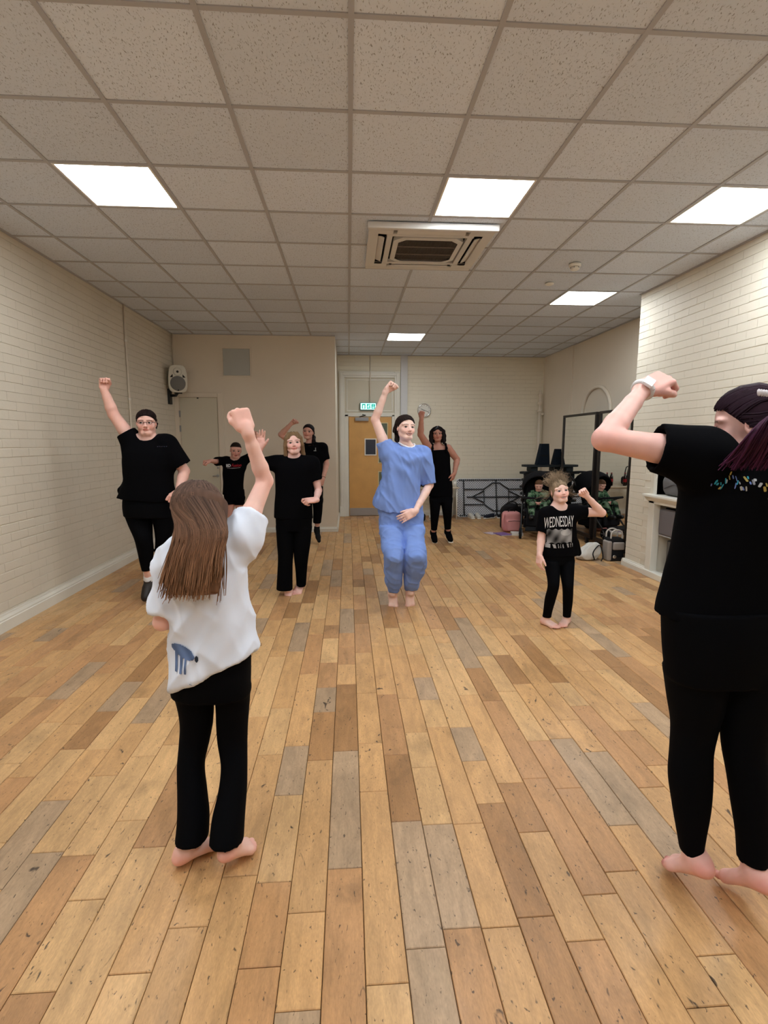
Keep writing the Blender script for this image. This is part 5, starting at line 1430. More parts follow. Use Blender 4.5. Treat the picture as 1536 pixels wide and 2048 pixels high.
# ---- woman in a black vest top at the back
def vest_dancer():
    Y = 7.6
    J = joints(Y, head=(875, 868), neck=(876, 893, .03), pelvis=(881, 970), shL=(860, 899), elL=(841, 869, -.16), wrL=(843, 836, -.26), shR=(896, 897), elR=(914, 919, .06), wrR=(909, 946, -.06),
               hipL=(870, 976), hipR=(893, 976), knL=(868, 1019, -.05), knR=(894, 1018, -.05), anL=(867, 1064, .02), anR=(896, 1062, .02))
    limbs('vest', J)
    o = dict(hh=.218, front=(.08, -1, 0), head=facing(-8, 2, -2), b=1.12, tb=1.15, smile=-.1, mouth=.012, skin=(186, 134, 116), hip=.165, h=.009, fh=.0045, hhres=.0042, socket=.7,
             handL=dict(d=(.05, -.1, 1), n=(.4, .9, 0), s=1, c=FIST, tf=.6), handR=dict(d=(-.35, -.2, -1), n=(-.7, .6, .1), s=-1, c=RELAX), footL=None, footR=None)
    root, body, F, A = person('woman with dark shoulder length hair in black vest top and leggings under the clock', J, o)
    T = rows(Y, [(862, 895, 900, .10), (857, 899, 910, .125), (855, 900, 928, .135), (857, 902, 950, .13), (858, 905, 972, .135), (858, 905, 992, .135)])
    P = [loft(T, .03, e=2.4)]
    for a, b_ in (((865, 904), (865, 889)), ((893, 904), (891, 888))):
        P += chain([at(*a, Y - .115), at(a[0], (a[1] + b_[1]) / 2, Y - .09), at(*b_, Y - .0), at(b_[0], b_[1] + 10, Y + .10)], [.016, .015, .014, .016], .02)
    solid('vest_top', P, BLK, root, .008, disp=folds([((.1, 0, 1), 9)], .004, 2), smooth=1)
    legs(root, BLK2, rows(Y, [(858, 905, 975, .13), (859, 905, 990, .13), (860, 904, 1004, .12)]), lrows(J, 'L', [(859, 882, 998, .10), (860, 880, 1018, .085, Y - .04), (861, 877, 1038, .07), (862, 874, 1060, .05)]),
         lrows(J, 'R', [(881, 905, 998, .10), (884, 904, 1018, .085, Y - .04), (887, 903, 1038, .07), (889, 902, 1058, .05)]), 'leggings', h=.009)
    for q, sx in ((J['anL'], .02), (J['anR'], .12)):
        FF = Frame(q + V3(0, 0, -.0), V3(sx, -.88, -.42), V3(0, -.3, 1), 1.0)
        solid('shoe', [cone(FF(0, -.03, -.01), FF(0, -.035, -.04), .044, .042, .03), cone(FF(0, 0, -.025), FF(0, .14, -.05), .046, .036, .03), cone(FF(0, .08, -.045), FF(0, .165, -.055), .040, .030, .03), rbox(FF(0, .06, -.11), FF.A, (.1, .2, .035), .002, .006, 's')], BLK, root, .006)
        solid('shoe_sole', [rbox(FF(0, .06, -.078), FF.A, (.036, .135, .010), .008, .01), cone(FF(0, .1, -.078), FF(0, .17, -.074), .03, .026, .02)], M['white_plastic'], root, .006)
        wp(MB().tube([q + V3(.034 * math.cos(t), .034 * math.sin(t), .03) for t in np.linspace(0, 2 * math.pi, 13)], .005, 6, False).obj('ankle_trim', M['white_plastic'], root))
    ex = []
    for q in (-1, 1):
        ex += chain([F(q * .22, .0, .42), F(q * .40, -.02, .15), F(q * .44, -.02, -.15), F(q * .42, .02, -.45), F(q * .40, .08, -.62)], [x * F.s for x in (.07, .11, .13, .14, .08)], .06 * F.s)
    ex.append(ell(F(0, -.30, -.32), F.A, np.array((.42, .17, .36)) * F.s, .06 * F.s))
    hc = np.array(s2l((24, 16, 17)))
    hair_cap(F, root, hc, .045, -.9, .0, -.9, ex, h=.006, temple=-.03, fz=.05, disp=folds([((.0, .1, 1), 30)], .006, 5))
    cv = []; rg = random.Random(6)
    for i in range(110):
        q = rg.choice((-1, 1)); a = rg.random(); w = rg.uniform(-.04, .04)
        cv.append(bez([F(q * .04, .16 - .4 * a, .53), F(q * (.33 + .04 * a), .14 - .36 * a, .36), F(q * (.49 + w), .02 - .3 * a, .02), F(q * (.52 + w), .05 - .28 * a, -.22), F(q * (.46 - w), .10 - .25 * a, -.45), F(q * (.50 + 2 * w), .14 - .2 * a, -.68)], 14))
    strands('hair_strands', cv, .005, hc, hc * 1.3, root)
vest_dancer()

# ---- little girl with flying hair
def little_girl():
    Y = 3.98
    J = joints(Y, head=(1119, 983), neck=(1117, 1015, .02), pelvis=(1118, 1105), shL=(1092, 1028), elL=(1083, 1073, .0), wrL=(1079, 1110, -.06), shR=(1149, 1023), elR=(1204, 1026, -.02), wrR=(1173, 992, -.08),
               hipL=(1103, 1112), hipR=(1134, 1112), knL=(1107, 1166, -.1), knR=(1134, 1170, -.1), anL=('z', 1092, 1238, .052), anR=('z', 1133, 1236, .052))
    limbs('little', J)
    o = dict(hh=.186, front=(.2, -1, 0), head=facing(1, 12, -7), b=.70, tb=.8, ab=.78, cov=.5, child=.7, smile=.8, mouth=.035, teeth=True, skin=(234, 196, 184), hip=.115, hl=.135, fl=.185, fth=.0045, fh=.0035, hhres=.0034,
             handL=dict(d=(-.1, -.2, -1), n=(.8, .4, 0), s=1, c=RELAX, spread=.2), handR=dict(d=(-.62, -.15, .75), n=(-.2, -.9, -.3), s=-1, c=FIST, tf=.5), lb=.74,
             footL=dict(f=(.50, -.86, 0), u=(0, 0, 1), s=-1), footR=dict(f=(-.66, -.75, 0), u=(0, 0, 1), s=1), brow=(.20, .12, .075), brow_a=.45, brow_w=.8, iris=(.10, .10, .11), gaze=(.1, .0), eyes=1.15)
    root, body, F, A = person('small barefoot girl in WEDNESDAY tee with fair hair flying up', J, o)
    T = rows(Y, [(1104, 1138, 1019, .055), (1090, 1150, 1030, .075), (1087, 1151, 1050, .085), (1085, 1153, 1075, .09), (1083, 1155, 1095, .092), (1082, 1156, 1110, .095)])
    s = tee(root, BLK, J, A, T, (.78, .056, .054), (.44, .058, .054), .052, folds([((.15, 0, 1), 14)], .004, 9), [cone(at(1150, 1085, Y), at(1158, 1106, Y), .03, .02, .03)], h=.007, shr=.045)
    e = nrm(V3(1, -.1, .05)); c = at(1121, 1045, Y - .1)
    arc = lambda x, y: (x, y * (1 + .10 * x * x) - .07 * x * x + .02 * x)
    print_text(s, 'WEDNESDAY', WPRINT, c, e, (0, 0, 1), BACKY, .116, sx=.325, bold=.0, warp=arc)
    rg = np.random.RandomState(2)
    def tone(x, y):
        g = .16 + .10 * math.sin(3.1 * x + 2 * y) + .06 * math.sin(9 * x - 3 * y) + (.16 if (x - .45) ** 2 + (y - .45) ** 2 < .16 else 0)
        return (g, g, g * 1.02)
    print_patch(s, at(1121, 1073, Y - .1), e, (0, 0, 1), BACKY, .205, .125, lambda x, y: abs(x) < .96 and abs(y) < .9 + .08 * math.sin(14 * x), tone, 'photo_print', 40)
    print_patch(s, at(1121, 1093, Y - .1), e, (0, 0, 1), BACKY, .205, .05, lambda x, y: abs(y - .25 * x * x) < .62 and (math.sin(26 * x + 2.2 * math.sin(7 * x) + 1.2 * y) > .1 or (x < -.68 and x > -.98)), lambda x, y: (.34, .34, .35), 'print_strokes', 64)
    legs(root, BLK2, rows(Y, [(1084, 1150, 1098, .085), (1086, 1148, 1112, .088), (1087, 1148, 1126, .08)]),
         lrows(J, 'L', [(1086, 1118, 1120, .075), (1093, 1119, 1148, .06, Y - .05), (1096, 1118, 1168, .05, Y - .09), (1090, 1111, 1198, .043, Y - .06), (1086, 1103, 1228, .034, Y - .035), (1085, 1102, 1234, .034, Y - .03)]),
         lrows(J, 'R', [(1117, 1148, 1120, .075), (1121, 1147, 1148, .06, Y - .05), (1125, 1146, 1172, .05, Y - .09), (1126, 1145, 1200, .043, Y - .06), (1126, 1142, 1226, .034, Y - .03), (1126, 1141, 1233, .034, Y - .025)]), 'leggings', h=.006, k=.012)
    hc = np.array(s2l((138, 118, 96)))
    hair_cap(F, root, hc, .028, -.15, .7, -.30, (), h=.0045, front=-.01)
    cv = []; rg = random.Random(12)
    for i in range(480):
        th = rg.uniform(-3.1, 3.1); ph = rg.uniform(.1, 1.35)
        d = V3(math.sin(th) * math.sin(ph), -math.cos(th) * math.sin(ph), math.cos(ph))
        p0 = F(d[0] * .35, d[1] * .43 - .07, .15 + d[2] * .35); ly, lz = d[1] * .43 - .07, .15 + d[2] * .35
        if ly > .12 and lz < .30: continue
        L = rg.uniform(.035, .095) * (1.0 if rg.random() < .85 else 1.3)
        upv = nrm(F.u * rg.uniform(.7, 1.2) + F.r * (d[0] * .75 + rg.uniform(-.35, .35)) - F.f * rg.uniform(0, .5))
        cu = nrm(np.cross(upv, V3(rg.uniform(-1, 1), rg.uniform(-1, 1), .3))) * L
        cv.append(bez([p0, p0 + upv * L * .45 + cu * rg.uniform(-.15, .15), p0 + upv * L * .8 + cu * rg.uniform(-.3, .3), p0 + upv * L * .95 + cu * rg.uniform(-.1, .4) - F.u * L * rg.uniform(0, .3)], 9))
    for q in (-1, 1):
        for i in range(22):
            a = rg.random(); p0 = F(q * .36, -.02 - .2 * a, .05 - .2 * a); L = rg.uniform(.06, .13)
            dv = nrm(F.r * q * rg.uniform(.5, 1) + F.u * rg.uniform(-.7, .5) - F.f * rg.uniform(0, .5))
            cv.append(bez([p0, p0 + dv * L * .5, p0 + dv * L + F.u * rg.uniform(-.03, .03)], 8))
    strands('hair_strands', cv, .0013, hc * .75, hc * 1.5, root, 3)
little_girl()

# ---- girl in the white tee, from behind
def white_girl():
    Y = 1.8
    J = joints(Y, head=(404, 1022), neck=(412, 1085, -.02), pelvis=(428, 1322), shL=(348, 1112, -.03), elL=(324, 1244, -.05), wrL=(352, 1240, .15), shR=(482, 1074, -.0), elR=(530, 962, .11), wrR=(494, 862, .05),
               hipL=(401, 1345), hipR=(459, 1342), knL=(392, 1472, .03), knR=(464, 1472, .03), anL=('z', 376, 1690, .066), anR=('z', 466, 1684, .096))
    limbs('white girl', J)
    o = dict(hh=.205, front=(.1, 1, 0), head=facing(158, -4, 0), b=.80, ab=.72, tb=.85, tcov=.6, cov=.45, child=.4, noface=True, skin=(232, 190, 176), hip=.135, h=.0072, fth=.0045, fh=.0036, hhres=.005, hl=.15, fl=.2, flush=.5,
             handL=dict(d=(.4, .9, .1), n=(.5, 0, -.5), s=-1, c=LOOSE), handR=dict(d=(-.30, .10, .93), n=(-.45, .85, -.1), s=1, c=FIST, thumb=(.5, .3), tf=.6), lb=.8,
             footL=dict(f=(.70, .71, -.06), u=(0, 0, 1), s=1), footR=dict(f=(.52, .78, -.33), u=(.17, .28, .94), s=-1))
    root, body, F, A = person('girl with long straight brown hair in white t-shirt seen from behind, fist raised', J, o)
    hp, hq = at(397, 1362, Y - .12), at(520, 1299, Y - .04)
    hn = nrm(np.cross(hq - hp, (0, 1, -.12)));  hn = hn if hn[2] < 0 else -hn
    T = rows(Y, [(382, 452, 1088, .06), (345, 488, 1106, .088), (339, 491, 1135, .10), (339, 493, 1185, .108), (342, 501, 1240, .112), (343, 512, 1290, .118), (341, 522, 1335, .125), (338, 524, 1385, .13)])
    f1 = folds([((.25, 0, -1), 13)], .008, 31); f2 = ridges([((.35, 0, -1), 21), ((-.55, 0, -.8), 15)], .019, 7); sh = J['shR']
    def disp(P):
        q = P - sh; th = np.arctan2(-q[:, 0], -q[:, 2]); r = np.linalg.norm(q[:, [0, 2]], axis=1)
        return f1(P) + f2(P) + .0055 * np.sin(th * 12 + 2.5 * vnoise(P * 7)) * np.exp(-((r - .27) / .13) ** 2) * np.clip((r - .1) / .08, 0, 1)
    m = cloth('white_jersey', (222, 230, 245), .85, (800, .25, .0006))
    s = tee(root, m, J, A, T, (.84, .060, .054), (.38, .064, .058), .062, disp, clip=((lerp(hp, hq, .5), hn),), h=.0065, shr=.055)
    blue = np.array(s2l((92, 112, 150)))
    def mask(x, y):
        body_ = (x / .95) ** 2 + ((y - .45 + .25 * x) / .42) ** 2 < 1
        leg = y < .5 - .3 * x and y > -.95 and (abs(x + .55) < .13 or abs(x + .12) < .12 or abs(x - .22 + .0 * y) < .10)
        return body_ or leg
    print_patch(s, at(362, 1322, Y - .13), nrm(V3(1, 0, -.1)), (0, 0, 1), BACKY, .092, .10, mask, lambda x, y: blue * (1 + .25 * math.sin(6 * x + 4 * y)), 'blue_back_print', 40)
    print_patch(s, at(391, 1320, Y - .13), UX, (0, 0, 1), BACKY, .016, .026, lambda x, y: (x - .2) ** 2 / .6 + y * y / .9 < 1, lambda x, y: (.02, .03, .05), 'dark_back_print', 16)
    cl = lambda a, b_, c: ((a, c),)
    legs(root, BLK2, rows(Y, [(344, 500, 1300, .105), (344, 500, 1340, .11), (347, 499, 1385, .10)]),
         lrows(J, 'L', [(346, 428, 1370, .09), (357, 426, 1408, .075), (362, 424, 1450, .062, Y + .02), (360, 418, 1482, .056, Y + .03), (356, 408, 1530, .055, Y + .02), (357, 412, 1580, .06, Y - .01), (357, 417, 1632, .066, Y - .02), (353, 415, 1678, .072, Y - .03)]),
         lrows(J, 'R', [(430, 500, 1370, .09), (433, 498, 1408, .075), (434, 495, 1450, .062, Y + .02), (436, 494, 1482, .056, Y + .03), (443, 494, 1530, .055, Y + .02), (438, 493, 1580, .06, Y), (426, 489, 1632, .066, Y - .01), (420, 486, 1684, .072, Y - .02)]), k=.012, h=.007)
    # hair: solid core plus many straight locks
    hc = np.array(s2l((84, 66, 58))); tipc = np.array(s2l((128, 92, 66)))
    core = [ell(F(0, -.10, .12), F.A, np.array((.385, .43, .40)) * F.s, .05 * F.s)]
    back = rows(Y, [(362, 448, 1010, .07, Y - .01), (354, 452, 1060, .058, Y - .05), (350, 446, 1110, .055, Y - .10), (345, 442, 1160, .048, Y - .125), (345, 436, 1188, .03, Y - .14)])
    core.append(loft(back, .05, e=2.0))
    core.append(ell(F(0, .58, -.12), F.A, np.array((.33, .40, .56)) * F.s, .02 * F.s, 's'))
    c0 = hc
    def cf(V):
        t = np.clip((1.38 - V[:, 2]) / .42, 0, 1)[:, None]; n_ = vnoise(np.stack([V[:, 0] * 130, V[:, 1] * 60, V[:, 2] * 5], 1))[:, None]
        return np.clip((hc * (1 - t) + tipc * .9 * t) * (1 + .35 * n_), 0, 1)
    solid('hair', core, HAIRM, root, .006, (), cf)
    rg = random.Random(21); cv = []
    for i in range(640):
        a = rg.uniform(-1, 1); th = a * 1.75; el = rg.uniform(.25, 1.45)
        # root on the scalp, then down the back
        d = V3(math.sin(th) * math.sin(el), -math.cos(th) * math.sin(el), math.cos(el))
        p0 = F(d[0] * .392, d[1] * .44 - .10, .12 + d[2] * .408)
        ex = math.sin(th)
        x1 = 402 + ex * 50; xt = 391 + ex * 46 - 14 * rg.random() * (1 - ex) + rg.uniform(-6, 6)
        bulge = math.cos(th * .8)
        yb = 1192 - 26 * abs(ex) ** 2 * rg.random() + rg.uniform(-26, 12) - (30 if ex > .6 else 0)
        p1 = at(x1 * 1.0 + ex * 3, 1060, Y - .062 - .085 * bulge * (1 if abs(th) < 1.6 else .4)); p2 = at(float(lerp(x1, xt, .5)), lerp(1060, yb, .5), Y - .09 - .075 * bulge); p3 = at(xt, yb, Y - .13 - .045 * bulge + rg.uniform(-.012, .012))
        m_ = F(math.sin(th) * .40, -math.cos(th) * .45 - .10, .02 + d[2] * .10) if el < 1.0 else None
        cv.append(hug(F, bez([p for p in (p0, m_, p1, p2, p3) if p is not None], 15), (.392, .438, .408), (0, -.10, .12), zmin=-.28))
    for i in range(34):       # loose wisps on the left shoulder and the right side
        if i < 22:
            x0 = rg.uniform(352, 372); cv.append(bez([at(x0, 1050, Y - .08), at(x0 - 8, 1110, Y - .10), at(x0 - rg.uniform(10, 30), 1165, Y - .13), at(x0 - rg.uniform(16, 44), rg.uniform(1178, 1210), Y - .14)], 11))
        else:
            x0 = rg.uniform(436, 452); cv.append(bez([at(x0, 1060, Y - .05), at(x0 + rg.uniform(-4, 6), 1120, Y - .12), at(x0 + rg.uniform(-12, 4), rg.uniform(1160, 1215), Y - .135)], 11))
    strands('hair_strands', cv, .0034, hc * 1.05, tipc * 1.15, root, 4, .45)
white_girl()

# ---- woman in black at the right, from behind
def right_woman():
    Y = 1.5
    J = joints(Y, head=(1494, 852), neck=(1482, 940, -.01), pelvis=(1448, 1262, -.01), shL=(1402, 912, -.03), elL=(1209, 878, .02), wrL=(1287, 778, .16), shR=(1568, 962, -.10), elR=(1612, 1120, -.12), wrR=(1600, 1240, -.02),
               hipL=(1394, 1295, -.01), hipR=(1498, 1295, -.04), knL=(1383, 1478, .01), knR=(1488, 1478, -.04), anL=('w', 1.118, 1.475, .138), anR=('w', 1.272, 1.405, .138))
    limbs('right', J)
    o = dict(hh=.225, front=(-.25, .97, 0), head=facing(-128, -6, 0), b=1.0, ab=.90, tb=1.0, tcov=.5, cov=.6, skin=(228, 182, 172), hip=.165, h=.008, fth=.0042, fh=.0036, hhres=.0046, hl=.182, fl=.222, flush=.5, lb=1.02,
             handL=dict(d=(.86, .16, .40), n=(.2, .6, -.75), s=-1, c=LOOSE, thumb=(.5, .3), tf=.4), handR=dict(d=(-.1, .2, -1), n=(-.7, .3, 0), s=1, c=RELAX),
             footL=dict(f=(-.24, .83, -.46), u=(0, .46, .87), s=1, nail=(.30, .02, .03)), footR=dict(f=(-.14, .86, -.46), u=(0, .46, .87), s=-1, nail=(.45, .02, .03)))
    root, body, F, A = person('barefoot woman in black tee and leggings at right frame edge with purple ponytail', J, o)
    T = rows(Y, [(1440, 1530, 932, .07), (1378, 1580, 952, .115), (1366, 1585, 990, .125), (1358, 1580, 1040, .125), (1346, 1578, 1110, .125), (1332, 1580, 1170, .13), (1318, 1584, 1215, .135), (1315, 1586, 1232, .135)])
    s = tee(root, BLK, J, A, T, (.47, .088, .070), (.6, .085, .07), .075, folds([((.1, 0, 1), 9), ((.8, 0, .5), 12)], .007, 12), h=.0075, shr=.07)
    rg = random.Random(8); pal = [(.55, .57, .62), (.18, .26, .62), (.5, .48, .44), (.04, .42, .62), (.55, .42, .12), (.3, .3, .34)]
    for i in range(44):
        px, py = 1436 + i * 3.0 + rg.uniform(-2, 2), 958 + 9 * math.sin(i * .5) + rg.uniform(-8, 14) + i * .4
        c = pal[rg.randrange(6)]; a = rg.uniform(-.4, .4)
        print_patch(s, at(px, py, Y - .12), V3(math.cos(a), 0, -math.sin(a)), V3(math.sin(a), 0, math.cos(a)), BACKY, .003 + .005 * rg.random(), .008 + .014 * rg.random(), lambda x, y: x * x + y * y < 1.02, lambda x, y, c=c: tuple(.7 * q for q in c), 'sequin_lettering', 11)
    legs(root, BLK2, rows(Y, [(1330, 1572, 1205, .125, Y - .02), (1331, 1570, 1250, .13, Y - .02), (1333, 1562, 1300, .125, Y - .02), (1336, 1556, 1350, .11, Y - .02)]),
         lrows(J, 'L', [(1334, 1450, 1335, .10, Y), (1341, 1441, 1400, .085, Y + .0), (1347, 1430, 1450, .07, Y + .01), (1344, 1421, 1500, .062, Y), (1340, 1421, 1548, .06, Y - .01), (1347, 1418, 1610, .052, Y - .0), (1357, 1408, 1670, .042, Y + .01), (1363, 1402, 1704, .038, Y + .02)]),
         lrows(J, 'R', [(1450, 1555, 1335, .10, Y - .03), (1449, 1542, 1400, .085, Y - .03), (1447, 1533, 1450, .07, Y - .04), (1450, 1529, 1500, .062, Y - .05), (1459, 1532, 1548, .06, Y - .06), (1468, 1534, 1610, .056, Y - .05), (1477, 1533, 1670, .050, Y - .04), (1480, 1530, 1722, .046, Y - .03)]), 'leggings', k=.010, h=.0065)
    # watch
    q = J['wrL']; d = nrm(q - J['elL']); a = nrm(np.cross(d, (0, 0, 1))); b = np.cross(d, a)
    w = wp(MB().tube([q - d * .006 + .0295 * (a * math.cos(t) + b * math.sin(t)) for t in np.linspace(0, 2 * math.pi, 25)], .009, 8, False).obj('watch_strap', mat('watch_strap', (226, 226, 230), .4, .5), root, True))
    vw = nrm(nrm(EYE - q) - d * (nrm(EYE - q) @ d)); wp(MB().obox(q - d * .006 + vw * .036, (d, np.cross(d, vw), vw), (.019, .016, .006), .004).obj('watch_face', mat('watch_face', (236, 238, 244), .12, .6), root))
    hc = np.array(s2l((38, 20, 32)))
    cap = hair_cap(F, root, hc, .03, -.02, 1.0, -.38, [ell(F(0, -.42, .20), F.A, np.array((.17, .15, .16)) * F.s, .06 * F.s)], h=.005)
    rg = random.Random(5); cv = []; k0 = F(0, -.50, .26)
    for i in range(230):
        th = rg.uniform(0, 2 * math.pi); r = math.sqrt(rg.random()); ox, oy = math.cos(th) * r, math.sin(th) * r
        p0 = k0 + F.r * ox * .03 + F.u * oy * .03
        p1 = at(1556 + ox * 20, 838 + oy * 14, Y - .19 + .02 * oy); p2 = at(1532 + ox * 40, 876 + oy * 10, Y - .195 + .03 * oy); L = rg.random()
        p3 = at(1508 + ox * 48, 905 + 10 * L, Y - .165 + .02 * oy); p4 = at(1492 + ox * 50 + rg.uniform(-8, 8), 918 + 24 * L, Y - .15 + .015 * oy)
        cv.append(bez([p0, p1, p2, p3, p4], 13))
    comb(F, root, hc * .9, hc * 1.25, (0, -.50, .26), 420, .0042, .27, low=-.30, name='combed_hair')
    strands('ponytail', cv, .0048, hc, np.array(s2l((70, 30, 58))), root, 4, .35)
    g = MB()
    for k in range(5): g.lathe(at(1518 + 5 * k, 785 + .6 * k, Y - .152), [(.0, -.010), (.004, -.007), (.005, 0), (.004, .007), (0, .010)], F.u, 10, False)
    wp(g.obj('hair_clip', mat('hair_clip', (205, 200, 205), .3, .5), root, True, kind='stuff'))
right_woman()
print('STATS', sum(n for _, n in STATS), STATS)
# ================================================================ THINGS ALONG THE BACK AND RIGHT
MXX = 3.50
def mirror(y0, y1, label):
    t = thing('standing_mirror', label, 'mirror', (MXX, (y0 + y1) / 2, 0), 0, 'standing dance mirrors')
    z0, z1, w, d = .09, 1.895, .05, .035
    fr = mat('mirror_frame', (22, 17, 16), .4, .4)
    for n, lo, hi in (('bottom', (y0, z0), (y1, z0 + w)), ('top', (y0, z1 - .035), (y1, z1)), ('left', (y0, z0 + w), (y0 + .04, z1 - .035)), ('right', (y1 - .04, z0 + w), (y1, z1 - .035))):
        wp(MB().box((MXX - d, lo[0], lo[1]), (MXX + .012, hi[0], hi[1]), .004).obj('frame_rail', fr, t))
    wp(MB().box((MXX - .02, y0 + .038, z0 + w - .002), (MXX - .014, y1 - .038, z1 - .033)).obj('mirror_glass', MIRR, t))
    wp(MB().box((MXX - .012, y0 + .01, z0 + .01), (MXX + .01, y1 - .01, z1 - .01)).obj('backing_board', M['black_matt'], t))
    for y in (y0 + .12, y1 - .12):
        f = wp(MB().box((MXX - .05, y - .03, .055), (MXX + .2, y + .03, .092), .006).obj('foot', M['black'], t))
        for x in (MXX - .02, MXX + .16): wp(MB().lathe((x, y - .012, .028), [(.02, 0), (.028, .003), (.028, .021), (.02, .024)], (0, 1, 0), 14).obj('castor', M['black'], f))
MIRR = mat('mirror_silver', (.80, .81, .80), .015, .5, metal=1.0)
def yat(px):
    d = CF + CR * (px - 768) / FPX - CU * (950 - 1024) / FPX; return MXX * d[1] / d[0]
mirror(yat(1191), yat(1125), 'tall black framed mirror on castors behind the pushchair, nearer the corner')
mirror(yat(1264), yat(1197), 'tall black framed mirror on castors close to the pillar')

# ---- folding table stored on edge against the back wall
def stored_table():
    x0, x1, z0, z1 = 2.13, 3.72, .0, .745; xc = (x0 + x1) / 2; W2 = (x1 - x0) / 2; hz = z1 - z0
    B = V3(0, YB - .30, 0); lean = math.radians(12)
    def q(u, z, d=0.0):
        return (xc + u, YB - .27 + z * math.sin(lean) - d * math.cos(lean), z * math.cos(lean) + d * math.sin(lean) + .004)
    t = thing('folding_table', 'grey plastic folding table stored on its long edge against the back wall', 'table', (xc, YB - .27, 0))
    ax = (V3(1, 0, 0), V3(0, math.sin(lean), math.cos(lean)), V3(0, -math.cos(lean), math.sin(lean)))
    # top slab with rounded corners
    r = .06; poly = []
    for cx, cz, a0 in ((W2 - r, r, -90), (W2 - r, hz - r, 0), (-W2 + r, hz - r, 90), (-W2 + r, r, 180)):
        for k in range(6):
            a = math.radians(a0 + 18 * k); poly.append((cx + r * math.cos(a), cz + r * math.sin(a)))
    wp(MB().prism(poly, q(0, 0, 0), ax[0], ax[1], ax[2], .012).obj('tabletop', mat('table_under', (96, 99, 104), .6, .3), t))
    lt = MB(); gp = mat('table_lattice', (214, 217, 224), .5, .3); sp = .047
    n = int((2 * W2 + hz) / sp)
    for s in (1, -1):
        for k in range(n + 1):
            c = -W2 - hz + k * sp if s > 0 else -W2 + k * sp
            a = []
            for z in (0.02, hz - .02):
                a.append((c + (z if s > 0 else -z), z))
            (ua, za), (ub, zb) = a
            def clipu(u, z, lim): return (lim, z + (lim - u) * s)
            L_ = -W2 + .015; R_ = W2 - .015
            if s > 0:
                if ub < L_ or ua > R_: continue
                if ua < L_: ua, za = clipu(ua, za, L_)
                if ub > R_: ub, zb = clipu(ub, zb, R_)
            else:
                if ua < L_ or ub > R_: continue
                if ub < L_: ub, zb = clipu(ub, zb, L_)
                if ua > R_: ua, za = clipu(ua, za, R_)
            p, p2 = V3(*q(ua, za, .016)), V3(*q(ub, zb, .016)); dv = nrm(p2 - p)
            lt.obox((p + p2) / 2, (dv, np.cross(ax[2], dv), ax[2]), (np.linalg.norm(p2 - p) / 2, .0075, .006))
    wp(lt.obj('lattice_ribs', gp, t, kind='stuff'))
    dk = mat('table_frame', (44, 47, 52), .45, .4)
    rim = MB().tube([q(u, z, .02) for u, z in [(a, b) for a, b in poly] + [poly[0]]], .012, 8, False); wp(rim.obj('rim', gp, t))
    for zz, nm in ((.018, 'lower'), (hz - .018, 'upper')):
        e = MB()
        for k in range(38):
            u = -W2 + .07 + (2 * W2 - .14) * k / 37; e.obox(q(u, zz, .026), ax, (.013, .016, .012), .004)
        wp(e.obj('edge_ribs', dk, t, kind='stuff'))
    bars = [[(-W2 + .14, .03), (-W2 + .14, hz - .03)], [(0, .03), (0, hz - .03)], [(W2 - .14, .03), (W2 - .14, hz - .03)], [(-W2 + .2, .385), (W2 - .2, .385)],
            [(-.25, .54), (-.07, .665), (.07, .665), (.25, .54)], [(-.25, .235), (-.07, .11), (.07, .11), (.25, .235)]]
    for s in (-1, 1):
        bars += [[(s * (W2 - .14), .54), (s * .25, .54), (s * .25, .235), (s * (W2 - .14), .235)], [(s * .26, .50), (s * .48, .39)], [(s * .26, .275), (s * .48, .385)]]
    for b in bars: wp(MB().tube([q(u, z, .045) for u, z in b], .0125, 8).obj('leg_tube', dk, t, True))
stored_table()

# ---- low side table below the clock, with bottles and a bag
TZ = .62
t = thing('side_table', 'low pale side table under the clock behind the woman in the vest', 'table', (1.62, 9.95, 0))
wp(MB().box((1.16, 9.72, TZ - .025), (2.09, 10.22, TZ), .008).obj('tabletop', mat('table_top', (196, 182, 160), .45, .4), t))
for x in (1.2, 2.05):
    for y in (9.76, 10.18): wp(MB().tube([(x, y, TZ - .02), (x, y, .0)], .014, 8).obj('leg', M['white_plastic'], t, True))
wp(MB().box((1.2, 10.16, TZ - .085), (2.05, 10.185, TZ - .025)).obj('apron', M['white_plastic'], t))
cola = mat('cola', (26, 10, 8), .12, .5); redlab = mat('red_label', (150, 30, 36), .5, .3)
def bottle(x, y, label):
    b = thing('drink_bottle', label, 'bottle', (x, y, TZ), 0, 'bottles on the side table')
    wp(MB().lathe((x, y, TZ), [(.028, .0), (.034, .006), (.034, .06), (.031, .1), (.034, .14), (.03, .18), (.014, .225), (.012, .24)], (0, 0, 1), 16).obj('bottle_body', cola, b, True))
    wp(MB().lathe((x, y, TZ), [(.0345, .075), (.0345, .135)], (0, 0, 1), 16, False).obj('paper_label', redlab, b, True))
    wp(MB().lathe((x, y, TZ + .238), [(.015, 0), (.015, .016), (.012, .018)], (0, 0, 1), 12).obj('cap', redlab, b))
bottle(1.42, 9.86, 'cola bottle with red label nearest the left end of the side table')
bottle(1.56, 9.88, 'second cola bottle from the left end of the side table')
bottle(1.80, 9.95, 'third cola bottle along the side table under the clock')
bottle(1.88, 9.97, 'fourth cola bottle along the side table, farthest from its left end')
c = thing('paper_cup', 'white paper cup at the right end of the side table', 'cup', (2.04, 9.9, TZ))
wp(MB().lathe((2.04, 9.9, TZ), [(.028, 0), (.038, .10), (.036, .10), (.027, .006)], (0, 0, 1), 18).obj('cup_wall', M['white_plastic'], c, True))
wp(MB().lathe((2.04, 9.9, TZ + .1), [(.037, -.003), (.040, 0), (.037, .003)], (0, 0, 1), 18, False).obj('rim', M['white_plastic'], c, True))
